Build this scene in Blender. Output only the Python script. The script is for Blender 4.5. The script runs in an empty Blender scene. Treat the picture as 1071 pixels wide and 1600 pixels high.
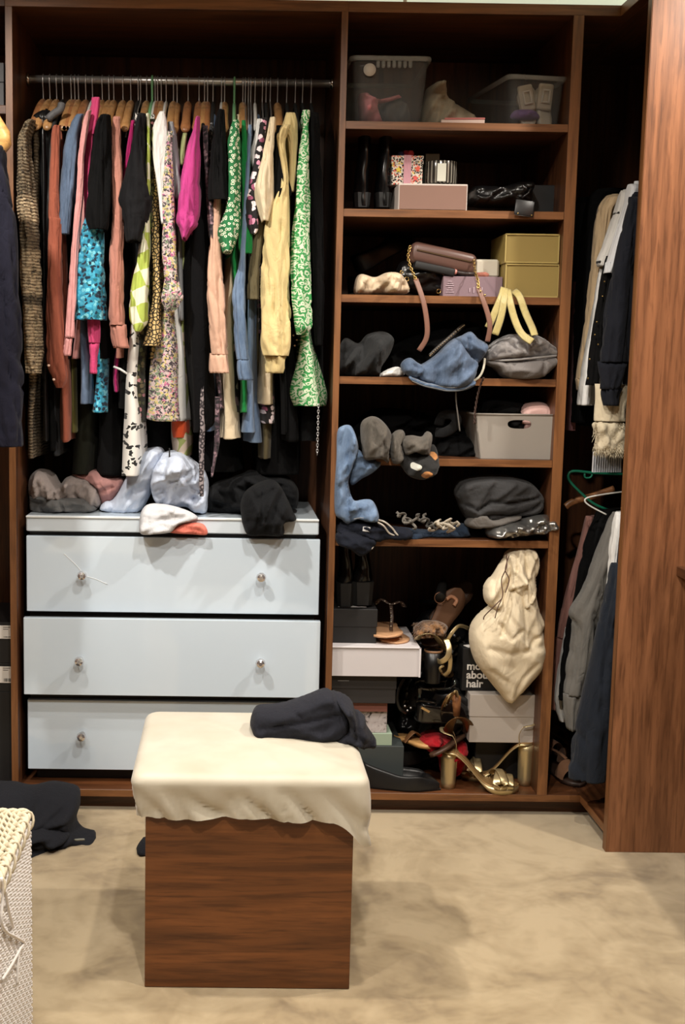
import bpy, bmesh, math, random
from mathutils import Vector, Matrix, noise
from mathutils.geometry import delaunay_2d_cdt
scene = bpy.context.scene
C = scene.collection
PI = math.pi
sin, cos = math.sin, math.cos

# ------------------------------------------------------------------ camera
D, H = 3.5, 1.3593
YAW, PITCH, ROLL = 0.0064, -0.1242, -0.0145
F, PPX, PPY = 1871.24, 368.16, 800.34
_f = Vector((sin(YAW)*cos(PITCH), cos(YAW)*cos(PITCH), sin(PITCH)))
_r = Vector((cos(YAW), -sin(YAW), 0)); _d = _f.cross(_r)
RIGHT = _r*cos(ROLL) + _d*sin(ROLL); DOWN = _d*cos(ROLL) - _r*sin(ROLL); FWD = _f
EYE = Vector((0, -D, H))
cam_data = bpy.data.cameras.new('camera'); cam = bpy.data.objects.new('camera', cam_data); C.objects.link(cam)
m = Matrix.Identity(4)
for i in range(3):
    m[i][0], m[i][1], m[i][2], m[i][3] = RIGHT[i], -DOWN[i], -FWD[i], EYE[i]
cam.matrix_world = m
cam_data.sensor_fit = 'HORIZONTAL'; cam_data.sensor_width = 36
cam_data.lens = F/1071*36
cam_data.shift_x = (535.5-PPX)/1071; cam_data.shift_y = (PPY-800)/1071
cam_data.clip_start = .05
scene.camera = cam

# ------------------------------------------------------------------ world, exposure, lights
world = bpy.data.worlds.new('world'); scene.world = world; world.use_nodes = True
world.node_tree.nodes['Background'].inputs[0].default_value = (1, .93, .82, 1)
world.node_tree.nodes['Background'].inputs[1].default_value = .05
scene.view_settings.view_transform = 'Standard'; scene.view_settings.look = 'None'
scene.view_settings.gamma = 1; scene.view_settings.use_curve_mapping = False
scene.view_settings.exposure = 1.08
CEIL = 2.62
# (x, y, watts): recessed ceiling downlights of the dressing room
DOWNLIGHTS = [(-.75, -1.0, 60), (.32, -1.3, 40), (1.50, -.70, 52), (.15, -2.5, 60), (-1.0, -2.3, 34), (1.1, -2.4, 14)]

# ------------------------------------------------------------------ helpers
def W(px, py, y):
    """photo pixel -> point on the vertical plane at depth y"""
    d = RIGHT*((px-PPX)/F) + DOWN*((py-PPY)/F) + FWD
    return EYE + d*((y+D)/d.y)
def WZ(px, py, z):
    d = RIGHT*((px-PPX)/F) + DOWN*((py-PPY)/F) + FWD
    return EYE + d*((z-H)/d.z)
def WX(px, py, x):
    d = RIGHT*((px-PPX)/F) + DOWN*((py-PPY)/F) + FWD
    return EYE + d*(x/d.x)
def lerp(a, b, t): return a+(b-a)*t
def clamp(x, a=0., b=1.): return max(a, min(b, x))
def nz(x, y, z=0.): return noise.noise(Vector((x, y, z)))

def tag(o, label=None, cat=None, group=None, kind=None):
    if label: o['label'] = label
    if cat: o['category'] = cat
    if group: o['group'] = group
    if kind: o['kind'] = kind
    return o
def thing(name, label, cat, loc=(0, 0, 0), group=None):
    o = bpy.data.objects.new(name, None); C.objects.link(o); o.location = loc
    o.empty_display_size = .05
    return tag(o, label, cat, group)
def origin_of(o):
    v = Vector(o.location)
    while o.parent: o = o.parent; v += Vector(o.location)
    return v
def link_mesh(name, verts, faces, mat, parent=None, smooth=True, mats=None, midx=None, loc=None):
    base = Vector(loc) if loc is not None else Vector((0, 0, 0))
    off = base + (origin_of(parent) if parent else Vector((0, 0, 0)))
    me = bpy.data.meshes.new(name)
    me.from_pydata([tuple(Vector(v)-off) for v in verts], [], faces)
    for mm in (mats or [mat]): me.materials.append(mm)
    if midx: me.polygons.foreach_set('material_index', midx)
    me.polygons.foreach_set('use_smooth', [smooth]*len(me.polygons))
    me.update()
    o = bpy.data.objects.new(name, me); C.objects.link(o)
    o.location = base
    if parent: o.parent = parent
    return o

class Geo:
    """collects geometry in world coordinates; build() links it as ONE mesh object"""
    def __init__(s): s.v = []; s.f = []; s.smooth = True
    def add(s, vs, fs):
        b = len(s.v); s.v += [Vector(v) for v in vs]; s.f += [tuple(i+b for i in f) for f in fs]; return s
    def box(s, c, size, R=None, bev=.0015, seg=1, shear=None):
        bm = bmesh.new(); bmesh.ops.create_cube(bm, size=1)
        bmesh.ops.scale(bm, vec=size, verts=bm.verts)
        if bev: bmesh.ops.bevel(bm, geom=bm.edges[:], offset=bev, segments=seg, affect='EDGES', profile=.5)
        c = Vector(c); bm.verts.ensure_lookup_table()
        vs = []
        for v in bm.verts:
            p = v.co.copy()
            if shear: p = shear(p)
            vs.append(c + (R @ p if R else p))
        fs = [tuple(l.vert.index for l in f.loops) for f in bm.faces]
        bm.verts.index_update(); fs = [tuple(v.index for v in f.verts) for f in bm.faces]
        bm.free(); s.smooth = False if not (bev and seg > 1) else s.smooth
        return s.add(vs, fs)
    def bb(s, x0, x1, y0, y1, z0, z1, bev=.0015, seg=1):
        return s.box(((x0+x1)/2, (y0+y1)/2, (z0+z1)/2), (abs(x1-x0), abs(y1-y0), abs(z1-z0)), None, bev, seg)
    def loft(s, rings, cap=True, closed=True):
        n = len(rings[0]); b = len(s.v)
        for r in rings: s.v += [Vector(p) for p in r]
        m_ = n if closed else n-1
        for i in range(len(rings)-1):
            for j in range(m_):
                k = (j+1) % n
                s.f.append((b+i*n+j, b+i*n+k, b+(i+1)*n+k, b+(i+1)*n+j))
        if cap and closed:
            for i, rev in ((0, True), (len(rings)-1, False)):
                c = len(s.v); s.v.append(sum((Vector(p) for p in rings[i]), Vector())/n)
                for j in range(n):
                    k = (j+1) % n; a, d_ = b+i*n+j, b+i*n+k
                    s.f.append((d_, a, c) if rev else (a, d_, c))
        return s
    def tube(s, pts, r, n=8, cap=True, closed=False, flat=None, up=None):
        """r: radius or list; flat=(wide, thin) -> elliptical strap whose wide side lies across `up`"""
        pts = [Vector(p) for p in pts]; L = len(pts)
        rs = r if isinstance(r, (list, tuple)) else [r]*L
        rings = []; nrm = None
        for i, p in enumerate(pts):
            a = pts[i-1] if i else (pts[-1] if closed else pts[0]); c = pts[(i+1) % L] if (i < L-1 or closed) else pts[-1]
            t = (c-a)
            t = t.normalized() if t.length > 1e-9 else Vector((0, 0, 1))
            if up is not None:
                u = Vector(up); sd = t.cross(u)
                if sd.length < 1e-4: sd = t.orthogonal()
                sd.normalize(); nn = sd.cross(t).normalized()
            else:
                if nrm is None: nrm = t.orthogonal()
                nrm = (nrm - t*nrm.dot(t))
                nrm = nrm.normalized() if nrm.length > 1e-6 else t.orthogonal().normalized()
                nn = nrm; sd = t.cross(nn)
            wx, wy = (flat[0], flat[1]) if flat else (rs[i], rs[i])
            if flat: wx *= rs[i]; wy *= rs[i]
            rings.append([p + sd*(cos(2*PI*j/n)*wx) + nn*(sin(2*PI*j/n)*wy) for j in range(n)])
        if closed: rings.append(rings[0]); return s.loft(rings, cap=False)
        return s.loft(rings, cap=cap)
    def lathe(s, prof, c, n=24, R=None, cap=True):
        c = Vector(c); rings = []
        for r, z in prof:
            ring = []
            for j in range(n):
                p = Vector((r*cos(2*PI*j/n), r*sin(2*PI*j/n), z))
                ring.append(c + (R @ p if R else p))
            rings.append(ring)
        return s.loft(rings, cap=cap)
    def prism(s, poly, fn, d0, d1):
        """poly 2-D, fn(u, v, d) -> world"""
        n = len(poly); a = [fn(u, v, d0) for u, v in poly]; b_ = [fn(u, v, d1) for u, v in poly]
        return s.add(a+b_, [tuple(range(n))[::-1], tuple(range(n, 2*n))] + [(i, (i+1) % n, n+(i+1) % n, n+i) for i in range(n)])
    def build(s, name, mat, parent=None, smooth=None, loc=None):
        o = link_mesh(name, s.v, s.f, mat, parent, s.smooth if smooth is None else smooth, loc=loc)
        return o

def catmull(pts, n):
    """resample a list of equal-length tuples with Catmull-Rom, n points"""
    k = len(pts)-1; out = []
    for i in range(n):
        t = i/(n-1)*k; j = min(int(t), k-1); u = t-j
        p0, p1, p2, p3 = pts[max(j-1, 0)], pts[j], pts[j+1], pts[min(j+2, k)]
        out.append(tuple(.5*((2*b)+(-a+c)*u+(2*a-5*b+4*c-d)*u*u+(-a+3*b-3*c+d)*u**3) for a, b, c, d in zip(p0, p1, p2, p3)))
    return out
def smooth3(pts, n): return [Vector(p) for p in catmull([tuple(p) for p in pts], n)]
def linres(pts, n):
    k = len(pts)-1; out = []
    for i in range(n):
        t = i/(n-1)*k; j = min(int(t), k-1); u = t-j
        out.append(tuple(lerp(a, b, u) for a, b in zip(pts[j], pts[j+1])))
    return out

# ------------------------------------------------------------------ materials
MATS = {}
def lin(c):
    """sRGB 0-255 -> linear"""
    return tuple((x/255/12.92 if x/255 <= .04045 else ((x/255+.055)/1.055)**2.4) for x in c)
class N:
    def __init__(s, name):
        s.m = bpy.data.materials.new(name); s.m.use_nodes = True; s.t = s.m.node_tree
        s.p = s.t.nodes['Principled BSDF']; s.o = s.t.nodes['Material Output']
    def n(s, typ, **kw):
        x = s.t.nodes.new(typ)
        for k, v in kw.items():
            if k.startswith('i_'): x.inputs[k[2:].replace('_', ' ')].default_value = v
            else: setattr(x, k, v)
        return x
    def l(s, a, b): s.t.links.new(a, b)
    def coords(s, scale=(1, 1, 1), rot=(0, 0, 0)):
        tc = s.n('ShaderNodeTexCoord'); mp = s.n('ShaderNodeMapping')
        mp.inputs['Scale'].default_value = scale; mp.inputs['Rotation'].default_value = rot
        s.l(tc.outputs['Object'], mp.inputs['Vector']); return mp.outputs['Vector']
    def noise(s, vec, scale, detail=3, rough=.55, dist=0.):
        x = s.n('ShaderNodeTexNoise'); x.inputs['Scale'].default_value = scale; x.inputs['Detail'].default_value = detail
        x.inputs['Roughness'].default_value = rough; x.inputs['Distortion'].default_value = dist
        s.l(vec, x.inputs['Vector']); return x
    def voro(s, vec, scale, feature='F1', rand=1.):
        x = s.n('ShaderNodeTexVoronoi'); x.feature = feature; x.inputs['Scale'].default_value = scale
        x.inputs['Randomness'].default_value = rand; s.l(vec, x.inputs['Vector']); return x
    def ramp(s, fac, stops, interp='LINEAR'):
        r = s.n('ShaderNodeValToRGB'); e = r.color_ramp.elements; r.color_ramp.interpolation = interp
        while len(e) < len(stops): e.new(.5)
        for el, (p, c) in zip(e, stops):
            el.position = p; el.color = (*c, 1) if len(c) == 3 else c
        s.l(fac, r.inputs['Fac']); return r.outputs['Color']
    def mix(s, fac, a, b, mode='MIX'):
        x = s.n('ShaderNodeMix'); x.data_type = 'RGBA'; x.blend_type = mode
        for sock, val in ((x.inputs[0], fac), (x.inputs[6], a), (x.inputs[7], b)):
            if hasattr(val, 'is_output'): s.l(val, sock)
            elif isinstance(val, (int, float)): sock.default_value = val
            else: sock.default_value = (*val, 1)
        return x.outputs[2]
    def math(s, op, a, b=0.):
        x = s.n('ShaderNodeMath'); x.operation = op
        for i, val in enumerate((a, b)):
            if hasattr(val, 'is_output'): s.l(val, x.inputs[i])
            else: x.inputs[i].default_value = val
        return x.outputs[0]
    def bump(s, h, strength, dist=.002, prev=None):
        b = s.n('ShaderNodeBump'); b.inputs['Strength'].default_value = strength; b.inputs['Distance'].default_value = dist
        s.l(h, b.inputs['Height'])
        if prev is not None: s.l(prev, b.inputs['Normal'])
        s.l(b.outputs['Normal'], s.p.inputs['Normal']); return b.outputs['Normal']
    def color(s, c):
        if hasattr(c, 'is_output'): s.l(c, s.p.inputs['Base Color'])
        else: s.p.inputs['Base Color'].default_value = (*c, 1)
    def set(s, **kw):
        for k, v in kw.items(): s.p.inputs[k.replace('_', ' ')].default_value = v
        return s

def cloth(name, col, rough=.9, var=.18, bump=.25, weave=700, sheen=.15, wrinkle=.4):
    """plain woven or knitted fabric; col in sRGB 0-255"""
    key = ('cloth', name)
    if key in MATS: return MATS[key]
    g = N(name); v = g.coords(); c = lin(col)
    f = g.noise(v, 9, 4); col2 = g.mix(f.outputs['Fac'], tuple(x*(1-var) for x in c), tuple(min(1, x*(1+var)) for x in c))
    g.color(col2); g.set(Roughness=rough, Sheen_Weight=sheen*.5); g.p.inputs['Specular IOR Level'].default_value = .12 if rough > .7 else .35
    w = g.noise(v, weave, 2); nb = g.bump(w.outputs['Fac'], bump, .0012)
    wr = g.noise(g.coords((1, 1, .55)), 26, 3, .5, 1.4); rv = g.math('ABSOLUTE', g.math('SUBTRACT', wr.outputs['Fac'], .5)); g.bump(rv, wrinkle, .012, nb)
    MATS[key] = g.m; return g.m
def plain(name, col, rough=.5, metal=0., var=.06, bump=0., coat=0., spec=.5):
    key = ('plain', name)
    if key in MATS: return MATS[key]
    g = N(name); v = g.coords(); c = lin(col)
    f = g.noise(v, 14, 3); g.color(g.mix(f.outputs['Fac'], tuple(x*(1-var) for x in c), tuple(min(1, x*(1+var)) for x in c)))
    g.set(Roughness=rough, Metallic=metal, Coat_Weight=coat); g.p.inputs['Specular IOR Level'].default_value = spec
    if bump:
        w = g.noise(v, 260, 3); g.bump(w.outputs['Fac'], bump, .0015)
    MATS[key] = g.m; return g.m
def wood(name, axis, dark, light, rough=.42, scale=1., fine=1.):
    g = N(name)
    sc = {'x': (1.1, 16, 16), 'y': (16, 1.1, 16), 'z': (16, 16, 1.1)}[axis]
    v = g.coords(tuple(k*scale for k in sc))
    a = g.noise(v, 1.0, 6, .6, 1.6); b = g.noise(v, 5.5*fine, 4, .6, .4)
    base = g.ramp(a.outputs['Fac'], [(.30, lin(dark)), (.52, tuple(lerp(p, q, .55) for p, q in zip(lin(dark), lin(light)))), (.70, lin(light))])
    pores = g.ramp(b.outputs['Fac'], [(.36, (.50, .46, .43)), (.52, (1, 1, 1))])
    g.color(g.mix(.75, base, pores, 'MULTIPLY'))
    g.set(Roughness=rough); g.bump(b.outputs['Fac'], .12, .0008)
    return g.m
WD, WL = (52, 30, 17), (110, 67, 38)
WOOD = {a: wood('walnut_'+a, a, WD, WL) for a in 'xyz'}
WOODP = wood('walnut_panel', 'z', (98, 62, 39), (150, 101, 68), scale=1.1)
EDGE = {k: wood('walnut_lit_edge_'+k, k, (92, 58, 33), (144, 96, 57), fine=.7) for k in 'xyz'}  # paler walnut: front light on the board edges, painted into the colour
CHROME = plain('chrome', (215, 215, 215), .16, 1.)
STEEL = plain('steel_wire', (196, 196, 196), .4, .9); RAILM = plain('satin_chrome_rail', (226, 226, 224), .34, .85)
BLACK = cloth('black_cotton', (11, 11, 12), sheen=.02)
# ------------------------------------------------------------------ the room
XLL, XL, XM1, XM2, XR = -.6429, -.6232, .3002, .3185, 1.0841
ZB, ZT, YP, BACK = 2.3388, .0698, -.2306, .56
ROOM_L, ROOM_R, ROOM_F = -1.75, 1.72, -4.7
def structure(name, g, mat, smooth=False):
    return tag(g.build(name, mat, None, smooth), kind='structure')
g = N('carpet'); v = g.coords()
a = g.noise(v, 3.2, 4, .6, .9); b = g.noise(v, 12, 3, .6, .5); c_ = g.noise(v, 900, 2)
mx = g.math('ADD', g.math('MULTIPLY', a.outputs['Fac'], .7), g.math('MULTIPLY', b.outputs['Fac'], .3))
g.color(g.ramp(mx, [(.38, lin((142, 122, 90))), (.47, lin((170, 149, 113))), (.58, lin((190, 170, 134)))]))
g.set(Roughness=.95, Sheen_Weight=.3); nb = g.bump(c_.outputs['Fac'], .6, .004); g.bump(mx, .25, .02, nb)
CARPET = g.m
WALL = plain('wall_paint', (222, 214, 196), .8, var=.02)
WALLD = wood('walnut_wall', 'z', (60, 38, 26), (104, 68, 46), scale=.6)
CEILM = plain('ceiling_paint', (232, 228, 216), .85, var=.02)
structure('floor', Geo().bb(ROOM_L, ROOM_R, ROOM_F, BACK+.1, -.05, 0, 0), CARPET)
structure('ceiling', Geo().bb(ROOM_L, ROOM_R, ROOM_F, BACK+.1, CEIL, CEIL+.05, 0), CEILM)
structure('wall_back', Geo().bb(ROOM_L, ROOM_R, BACK+.02, BACK+.1, 0, CEIL, 0), WALL)
structure('wall_left', Geo().bb(ROOM_L-.06, ROOM_L, ROOM_F, BACK+.1, 0, CEIL, 0), WALLD)
structure('wall_right', Geo().bb(ROOM_R, ROOM_R+.06, ROOM_F, BACK+.1, 0, CEIL, 0), WALLD)
structure('wall_front', Geo().bb(ROOM_L, ROOM_R, ROOM_F-.06, ROOM_F, 0, CEIL, 0), WALLD)
# pale bulkhead between the wardrobe tops and the ceiling
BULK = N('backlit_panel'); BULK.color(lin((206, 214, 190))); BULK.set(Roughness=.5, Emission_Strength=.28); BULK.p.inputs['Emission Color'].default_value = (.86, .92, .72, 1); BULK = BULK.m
zt2 = ZB+.029
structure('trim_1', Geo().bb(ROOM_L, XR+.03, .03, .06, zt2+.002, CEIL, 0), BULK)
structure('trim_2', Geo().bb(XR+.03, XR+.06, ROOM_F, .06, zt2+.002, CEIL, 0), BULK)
for i, px in enumerate((420, 633)):
    p = W(px, 4, .026)
    structure('trim_%d' % (i+3), Geo().bb(p.x-.005, p.x+.005, .02, .0298, zt2+.002, CEIL, .001), plain('white_joint', (240, 240, 232), .5))

# ceiling downlights: housing ring, lamp face and its light
EMIT = N('lamp_face'); EMIT.set(Emission_Strength=6.0); EMIT.p.inputs['Emission Color'].default_value = (1, .88, .68, 1)
for i, (lx, ly, w) in enumerate(DOWNLIGHTS):
    t = thing('ceiling_downlight', ['round recessed downlight over the left of the stool', 'round recessed downlight in front of the shelves', 'round recessed downlight in front of the tall end panel',
              'round recessed downlight in the middle of the room', 'round recessed downlight by the left wall', 'round recessed downlight by the right wall'][i], 'lamp', (lx, ly, CEIL), 'recessed ceiling downlights')
    Geo().lathe([(.036, -.001), (.047, -.001), (.048, -.006), (.040, -.008), (.036, -.004)], (lx, ly, CEIL), 28, cap=False).build('ring', CHROME, t)
    Geo().lathe([(.0, -.0015), (.036, -.0015), (.036, -.003), (0, -.003)], (lx, ly, CEIL), 28, cap=False).build('lamp_face', EMIT.m, t)
    L = bpy.data.lights.new('downlight_beam', 'SPOT'); L.energy = w; L.color = (1, .925, .83); L.spot_size = math.radians(158); L.spot_blend = .55; L.shadow_soft_size = .035
    lo = bpy.data.objects.new('downlight_beam', L); C.objects.link(lo); lo.location = (0, 0, -.02); lo.parent = t

# ------------------------------------------------------------------ fitted wardrobes
def panel(name, parent, mat, x0, x1, y0, y1, z0, z1, bev=.0012, label=None):
    o = Geo().bb(x0, x1, y0, y1, z0, z1, bev).build(name, mat, parent, False)
    if label: o['label'] = label
    return o
def lit_front(parent, ax, x0, x1, z0, z1, y=0.):   # paler front-edge strip; the light falling on it is put into its colour
    return panel('lit_edge', parent, EDGE[ax], x0, x1, y-.0014, y-.0001, z0, z1, .0004)
wr = thing('fitted_wardrobe', 'walnut hanging wardrobe with chrome rail, above and around the white drawers', 'wardrobe', (lerp(XL, XM1, .5), .28, 0))
panel('side_panel', wr, WOOD['z'], XLL, XL, 0, BACK, ZT, ZB)
panel('side_panel', wr, WOOD['z'], XM1, XM2, 0, BACK, ZT, ZB)
panel('top_board', wr, WOOD['x'], XLL, XM2, 0, BACK, ZB, zt2)
panel('base_board', wr, WOOD['x'], XLL, XM2, 0, BACK, ZT-.0214, ZT)
panel('plinth', wr, WOOD['x'], XLL, XM2, .0433, .06, 0, ZT-.0216)
panel('back_panel', wr, WOOD['z'], XL+.0005, XM1-.0005, BACK-.012, BACK, ZT, ZB, 0)
lit_front(wr, 'z', XLL, XL, ZT, ZB); lit_front(wr, 'z', XM1, XM2, ZT, ZB); lit_front(wr, 'x', XLL, XM2, ZB+.0002, zt2); lit_front(wr, 'x', XLL, XM2, ZT-.0214, ZT-.0002)
rz = W(521, 131, .241).z; RAILY = .241; RAILZ = rz
Geo().tube([(XL+.0005, RAILY, RAILZ), (XM1-.0005, RAILY, RAILZ)], .0115, 16).build('hanging_rail', RAILM, wr)
for x, s_ in ((XL, 1), (XM1, -1)):
    Geo().lathe([(.0, 0), (.019, 0), (.019, .004), (.015, .010), (.0, .010)], (x+s_*.0004, RAILY, RAILZ), 18, Matrix.Rotation(s_*PI/2, 3, 'Y'), cap=False).build('rail_socket', CHROME, wr)

sh = thing('shelving_unit', 'walnut shelving bay with six shelves, right of the hanging clothes', 'shelving', (lerp(XM2, XR, .45), .28, 0))
SX0, SX1 = XM2+.0004, W(889, 195, 0).x
SHELF_Z = []
for a, b_ in ((190, 201.5), (327, 339), (461, 472), (589, 600), (715.5, 726.5), (842, 852.5)):
    z1, z0 = W(700, a+1.5, .004).z, W(700, b_+1.5, .004).z
    z0 = z1-.0215
    SHELF_Z.append(z1); panel('shelf', sh, WOOD['x'], SX0, SX1-.0004, .004, BACK-.014, z0, z1); lit_front(sh, 'x', SX0, SX1-.0004, z0, z1, .004)
panel('side_panel', sh, WOOD['z'], SX1, SX1+.030, 0, BACK, ZT, ZB)
panel('top_board', sh, WOOD['x'], XM2+.0002, XR+.03, 0, BACK, ZB, zt2)
panel('base_board', sh, WOOD['x'], XM2+.0002, XR+.0, 0, BACK, ZT-.0214, ZT)
panel('plinth', sh, WOOD['x'], XM2+.0002, XR+.05, .0433, .06, 0, ZT-.0216)
panel('back_panel', sh, WOOD['z'], SX0, SX1-.0004, BACK-.012, BACK, ZT, ZB, 0)

lit_front(sh, 'x', XM2+.0002, XR, ZB+.0002, zt2); lit_front(sh, 'x', XM2+.0002, XR, ZT-.0214, ZT-.0002); lit_front(sh, 'z', SX1, SX1+.030, ZT, ZB)
cw = thing('corner_wardrobe', 'tall walnut end panel and open corner wardrobe on the right', 'wardrobe', (XR+.3, .1, 0))
panel('end_panel', cw, WOODP, XR, ROOM_R-.004, YP-.030, YP, 0, CEIL-.01)
panel('base_board', cw, WOOD['y'], XR+.0004, ROOM_R-.004, YP+.0005, BACK, ZT-.0214, ZT)
panel('plinth', cw, WOOD['y'], XR+.0433, XR+.06, YP+.0005, .0430, 0, ZT-.0216)
panel('top_board', cw, WOOD['y'], XR+.0302, ROOM_R-.004, YP+.0005, BACK, ZB, zt2)
panel('fascia', cw, WOOD['y'], XR, XR+.030, YP+.0005, -.0003, ZB, zt2)
panel('back_panel', cw, WOOD['z'], ROOM_R-.016, ROOM_R-.004, YP+.0005, BACK, ZT, ZB, 0)
panel('rear_panel', cw, WOOD['z'], SX1+.0305, ROOM_R-.02, BACK-.012, BACK, ZT, ZB, 0)
panel('lit_edge', cw, EDGE['z'], XR-.0014, XR-.0001, YP-.030, YP, 0, CEIL-.01, .0004); panel('lit_edge', cw, EDGE['y'], XR-.0010, XR+.0003, YP+.0006, -.0016, ZT-.0214, ZT, .0003); panel('lit_edge', cw, EDGE['y'], XR-.0014, XR-.0001, YP+.0006, -.0016, ZB, zt2, .0004)  # strips coloured as if lit, on end panel, base and fascia edges
RX = XR+.30
RZ1, RZ2 = 2.14, 1.20
for z in (RZ1, RZ2):
    Geo().tube([(RX, YP+.0005, z), (RX, BACK-.0125, z)], .0115, 14).build('hanging_rail', CHROME, cw)

nx = thing('open_wardrobe', 'walnut wardrobe bay with a set-back shelf, right of the tall end panel', 'wardrobe', (XR+.35, -.75, 0))
sp = W(1058, 892, YP-.031)
panel('shelf', nx, WOOD['y'], sp.x, ROOM_R-.004, -1.25, YP-.0305, sp.z-.013, sp.z+.013)
panel('side_panel', nx, WOODP, XR+.02, ROOM_R-.004, -1.28, -1.2505, 0, CEIL-.01)
panel('back_panel', nx, WOODP, ROOM_R-.016, ROOM_R-.004, -1.25, YP-.0305, 0, CEIL-.01, 0)

lw = thing('side_wardrobe', 'dark walnut wardrobe bay at the far left edge', 'wardrobe', (-1.2, .28, 0))
LZ = W(3, 171, .004).z
panel('shelf', lw, WOOD['x'], ROOM_L+.004, XLL-.0004, .004, BACK-.014, LZ-.012, LZ+.012)
panel('top_board', lw, WOOD['x'], ROOM_L+.004, XLL-.0002, 0, BACK, ZB, zt2)
panel('base_board', lw, WOOD['x'], ROOM_L+.004, XLL-.0002, 0, BACK, ZT-.0214, ZT)
panel('plinth', lw, WOOD['x'], ROOM_L+.004, XLL-.0002, .0433, .06, 0, ZT-.0216)
panel('back_panel', lw, WOOD['z'], ROOM_L+.004, XLL-.0004, BACK-.012, BACK, ZT, ZB, 0)

# ------------------------------------------------------------------ chest of drawers
GLOSS = plain('white_lacquer', (208, 220, 230), .12, var=.01, coat=.5)
GLASSW = plain('white_back_painted_glass', (204, 219, 232), .06, var=.01, coat=.6)
DARK = plain('dark_carcass', (28, 26, 24), .6)
CY = .05           # drawer fronts
x0 = W(41, 850, CY).x; x1 = W(498, 850, CY).x
ch = thing('chest_of_drawers', 'white glass-fronted chest of three wide drawers inside the wardrobe', 'drawers', (lerp(x0, x1, .5), .28, ZT))
ztop = W(270, 808, CY).z; zslab = W(270, 833, CY).z
panel('top', ch, GLOSS, x0, x1, CY, .50, zslab, ztop, .003)
panel('carcass', ch, DARK, x0+.006, x1-.006, CY+.022, .50, ZT+.035, zslab-.0005)
panel('foot_plinth', ch, DARK, x0+.02, x1-.02, CY+.05, .49, ZT+.0003, ZT+.0345)
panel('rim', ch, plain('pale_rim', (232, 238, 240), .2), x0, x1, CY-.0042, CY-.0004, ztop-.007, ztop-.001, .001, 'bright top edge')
CRYSTAL = plain('crystal_knob', (225, 225, 228), .08, .85)
def drawer(pl, pt, pr, pb, yf, kx, ky):
    a = W(pl, pt, yf); b_ = W(pr, pb, yf)
    o = panel('drawer', ch, GLASSW, a.x, b_.x, yf, yf+.02, b_.z, a.z, .0015)
    for k, dx in ((kx[0], 0), (kx[1], 1)):
        c0 = W(k, ky+dx*3, yf)
        R = Matrix.Rotation(PI/2, 3, 'X')
        kb = Geo().lathe([(.0, 0), (.0085, 0), (.0085, .003), (.0045, .006), (.0045, .016), (.008, .020)], c0+Vector((0, -.0003, 0)), 14, R, cap=False).build('knob', CHROME, o)
        q = Geo(); n = 10
        q.lathe([(.006, .018), (.0125, .022), (.0155, .029), (.0120, .036), (.0055, .039)], c0, n, R); q.build('crystal', CRYSTAL, kb, False)
    return o
drawer(41, 837, 498, 961, CY, (130, 408), 897)
sc = bpy.data.objects.get('drawer')
Geo().tube(smooth3([W(x, y_, CY-.0004) for x, y_ in ((100, 865), (118, 882), (134, 899), (150, 905), (168, 913))], 24), .0008, 5).build('scratch', plain('white_scratch', (240, 244, 246), .4), sc)
drawer(36.5, 965, 498.5, 1091, CY-.035, (125.5, 407), 1030)
o = drawer(43, 1093, 497, 1207, CY+.004, (129, 408), 1147)
# ------------------------------------------------------------------ printed fabrics
def coords2(g, k=.15):
    tc = g.n('ShaderNodeTexCoord'); sx = g.n('ShaderNodeSeparateXYZ'); g.l(tc.outputs['Object'], sx.inputs[0])
    cb = g.n('ShaderNodeCombineXYZ'); g.l(g.math('ADD', sx.outputs['X'], g.math('MULTIPLY', sx.outputs['Y'], k)), cb.inputs[0]); g.l(sx.outputs['Z'], cb.inputs[1]); return cb.outputs[0]
def floral(name, base, cols, scale=55, thr=.45, warp=.35, rough=.85, leaf=None):
    g = N(name); v = coords2(g)
    w = g.noise(v, scale*.7, 2); vv = g.mix(warp*.05, v, w.outputs['Color'], 'ADD')
    vo = g.voro(vv, scale); vo.voronoi_dimensions = '2D'
    k = len(cols); pal = g.ramp(vo.outputs['Color'], [(i/k, lin(c)) for i, c in enumerate(cols)], 'CONSTANT')
    mask = g.ramp(vo.outputs['Distance'], [(0, (1, 1, 1)), (thr, (0, 0, 0))], 'CONSTANT')
    b0 = lin(base)
    if leaf:
        v2 = g.voro(vv, scale*1.7); mk2 = g.ramp(v2.outputs['Distance'], [(0, (1, 1, 1)), (.36, (0, 0, 0))], 'CONSTANT')
        b0 = g.mix(mk2, lin(base), lin(leaf))
    g.color(g.mix(mask, b0, pal)); g.set(Roughness=rough, Sheen_Weight=.1)
    MATS[name] = g.m; return g.m
def rings(name, base, fg, scale=60, a=.16, b=.36, rough=.85, core=None):
    g = N(name); v = coords2(g); vo = g.voro(v, scale, rand=.85); vo.voronoi_dimensions = '2D'
    cc = core or base
    g.color(g.ramp(vo.outputs['Distance'], [(0, lin(cc)), (a, lin(fg)), (b, lin(base))], 'CONSTANT')); g.set(Roughness=rough)
    return g.m
def swirl(name, base, fg, scale=26, mid=.5, dist=4.5, rough=.7):
    g = N(name); v = coords2(g)
    n = g.noise(v, scale*1.1, 2, .5, 1.0); vo = g.voro(g.mix(.035, v, n.outputs['Color'], 'ADD'), scale); vo.voronoi_dimensions = '2D'
    x = g.math('SINE', g.math('ADD', g.math('MULTIPLY', vo.outputs['Distance'], 17.), g.math('MULTIPLY', n.outputs['Fac'], 8.)))
    x = g.math('ADD', g.math('MULTIPLY', x, .5), .5)
    g.color(g.ramp(x, [(mid-.03, lin(base)), (mid+.03, lin(fg))])); g.set(Roughness=rough); return g.m
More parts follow.
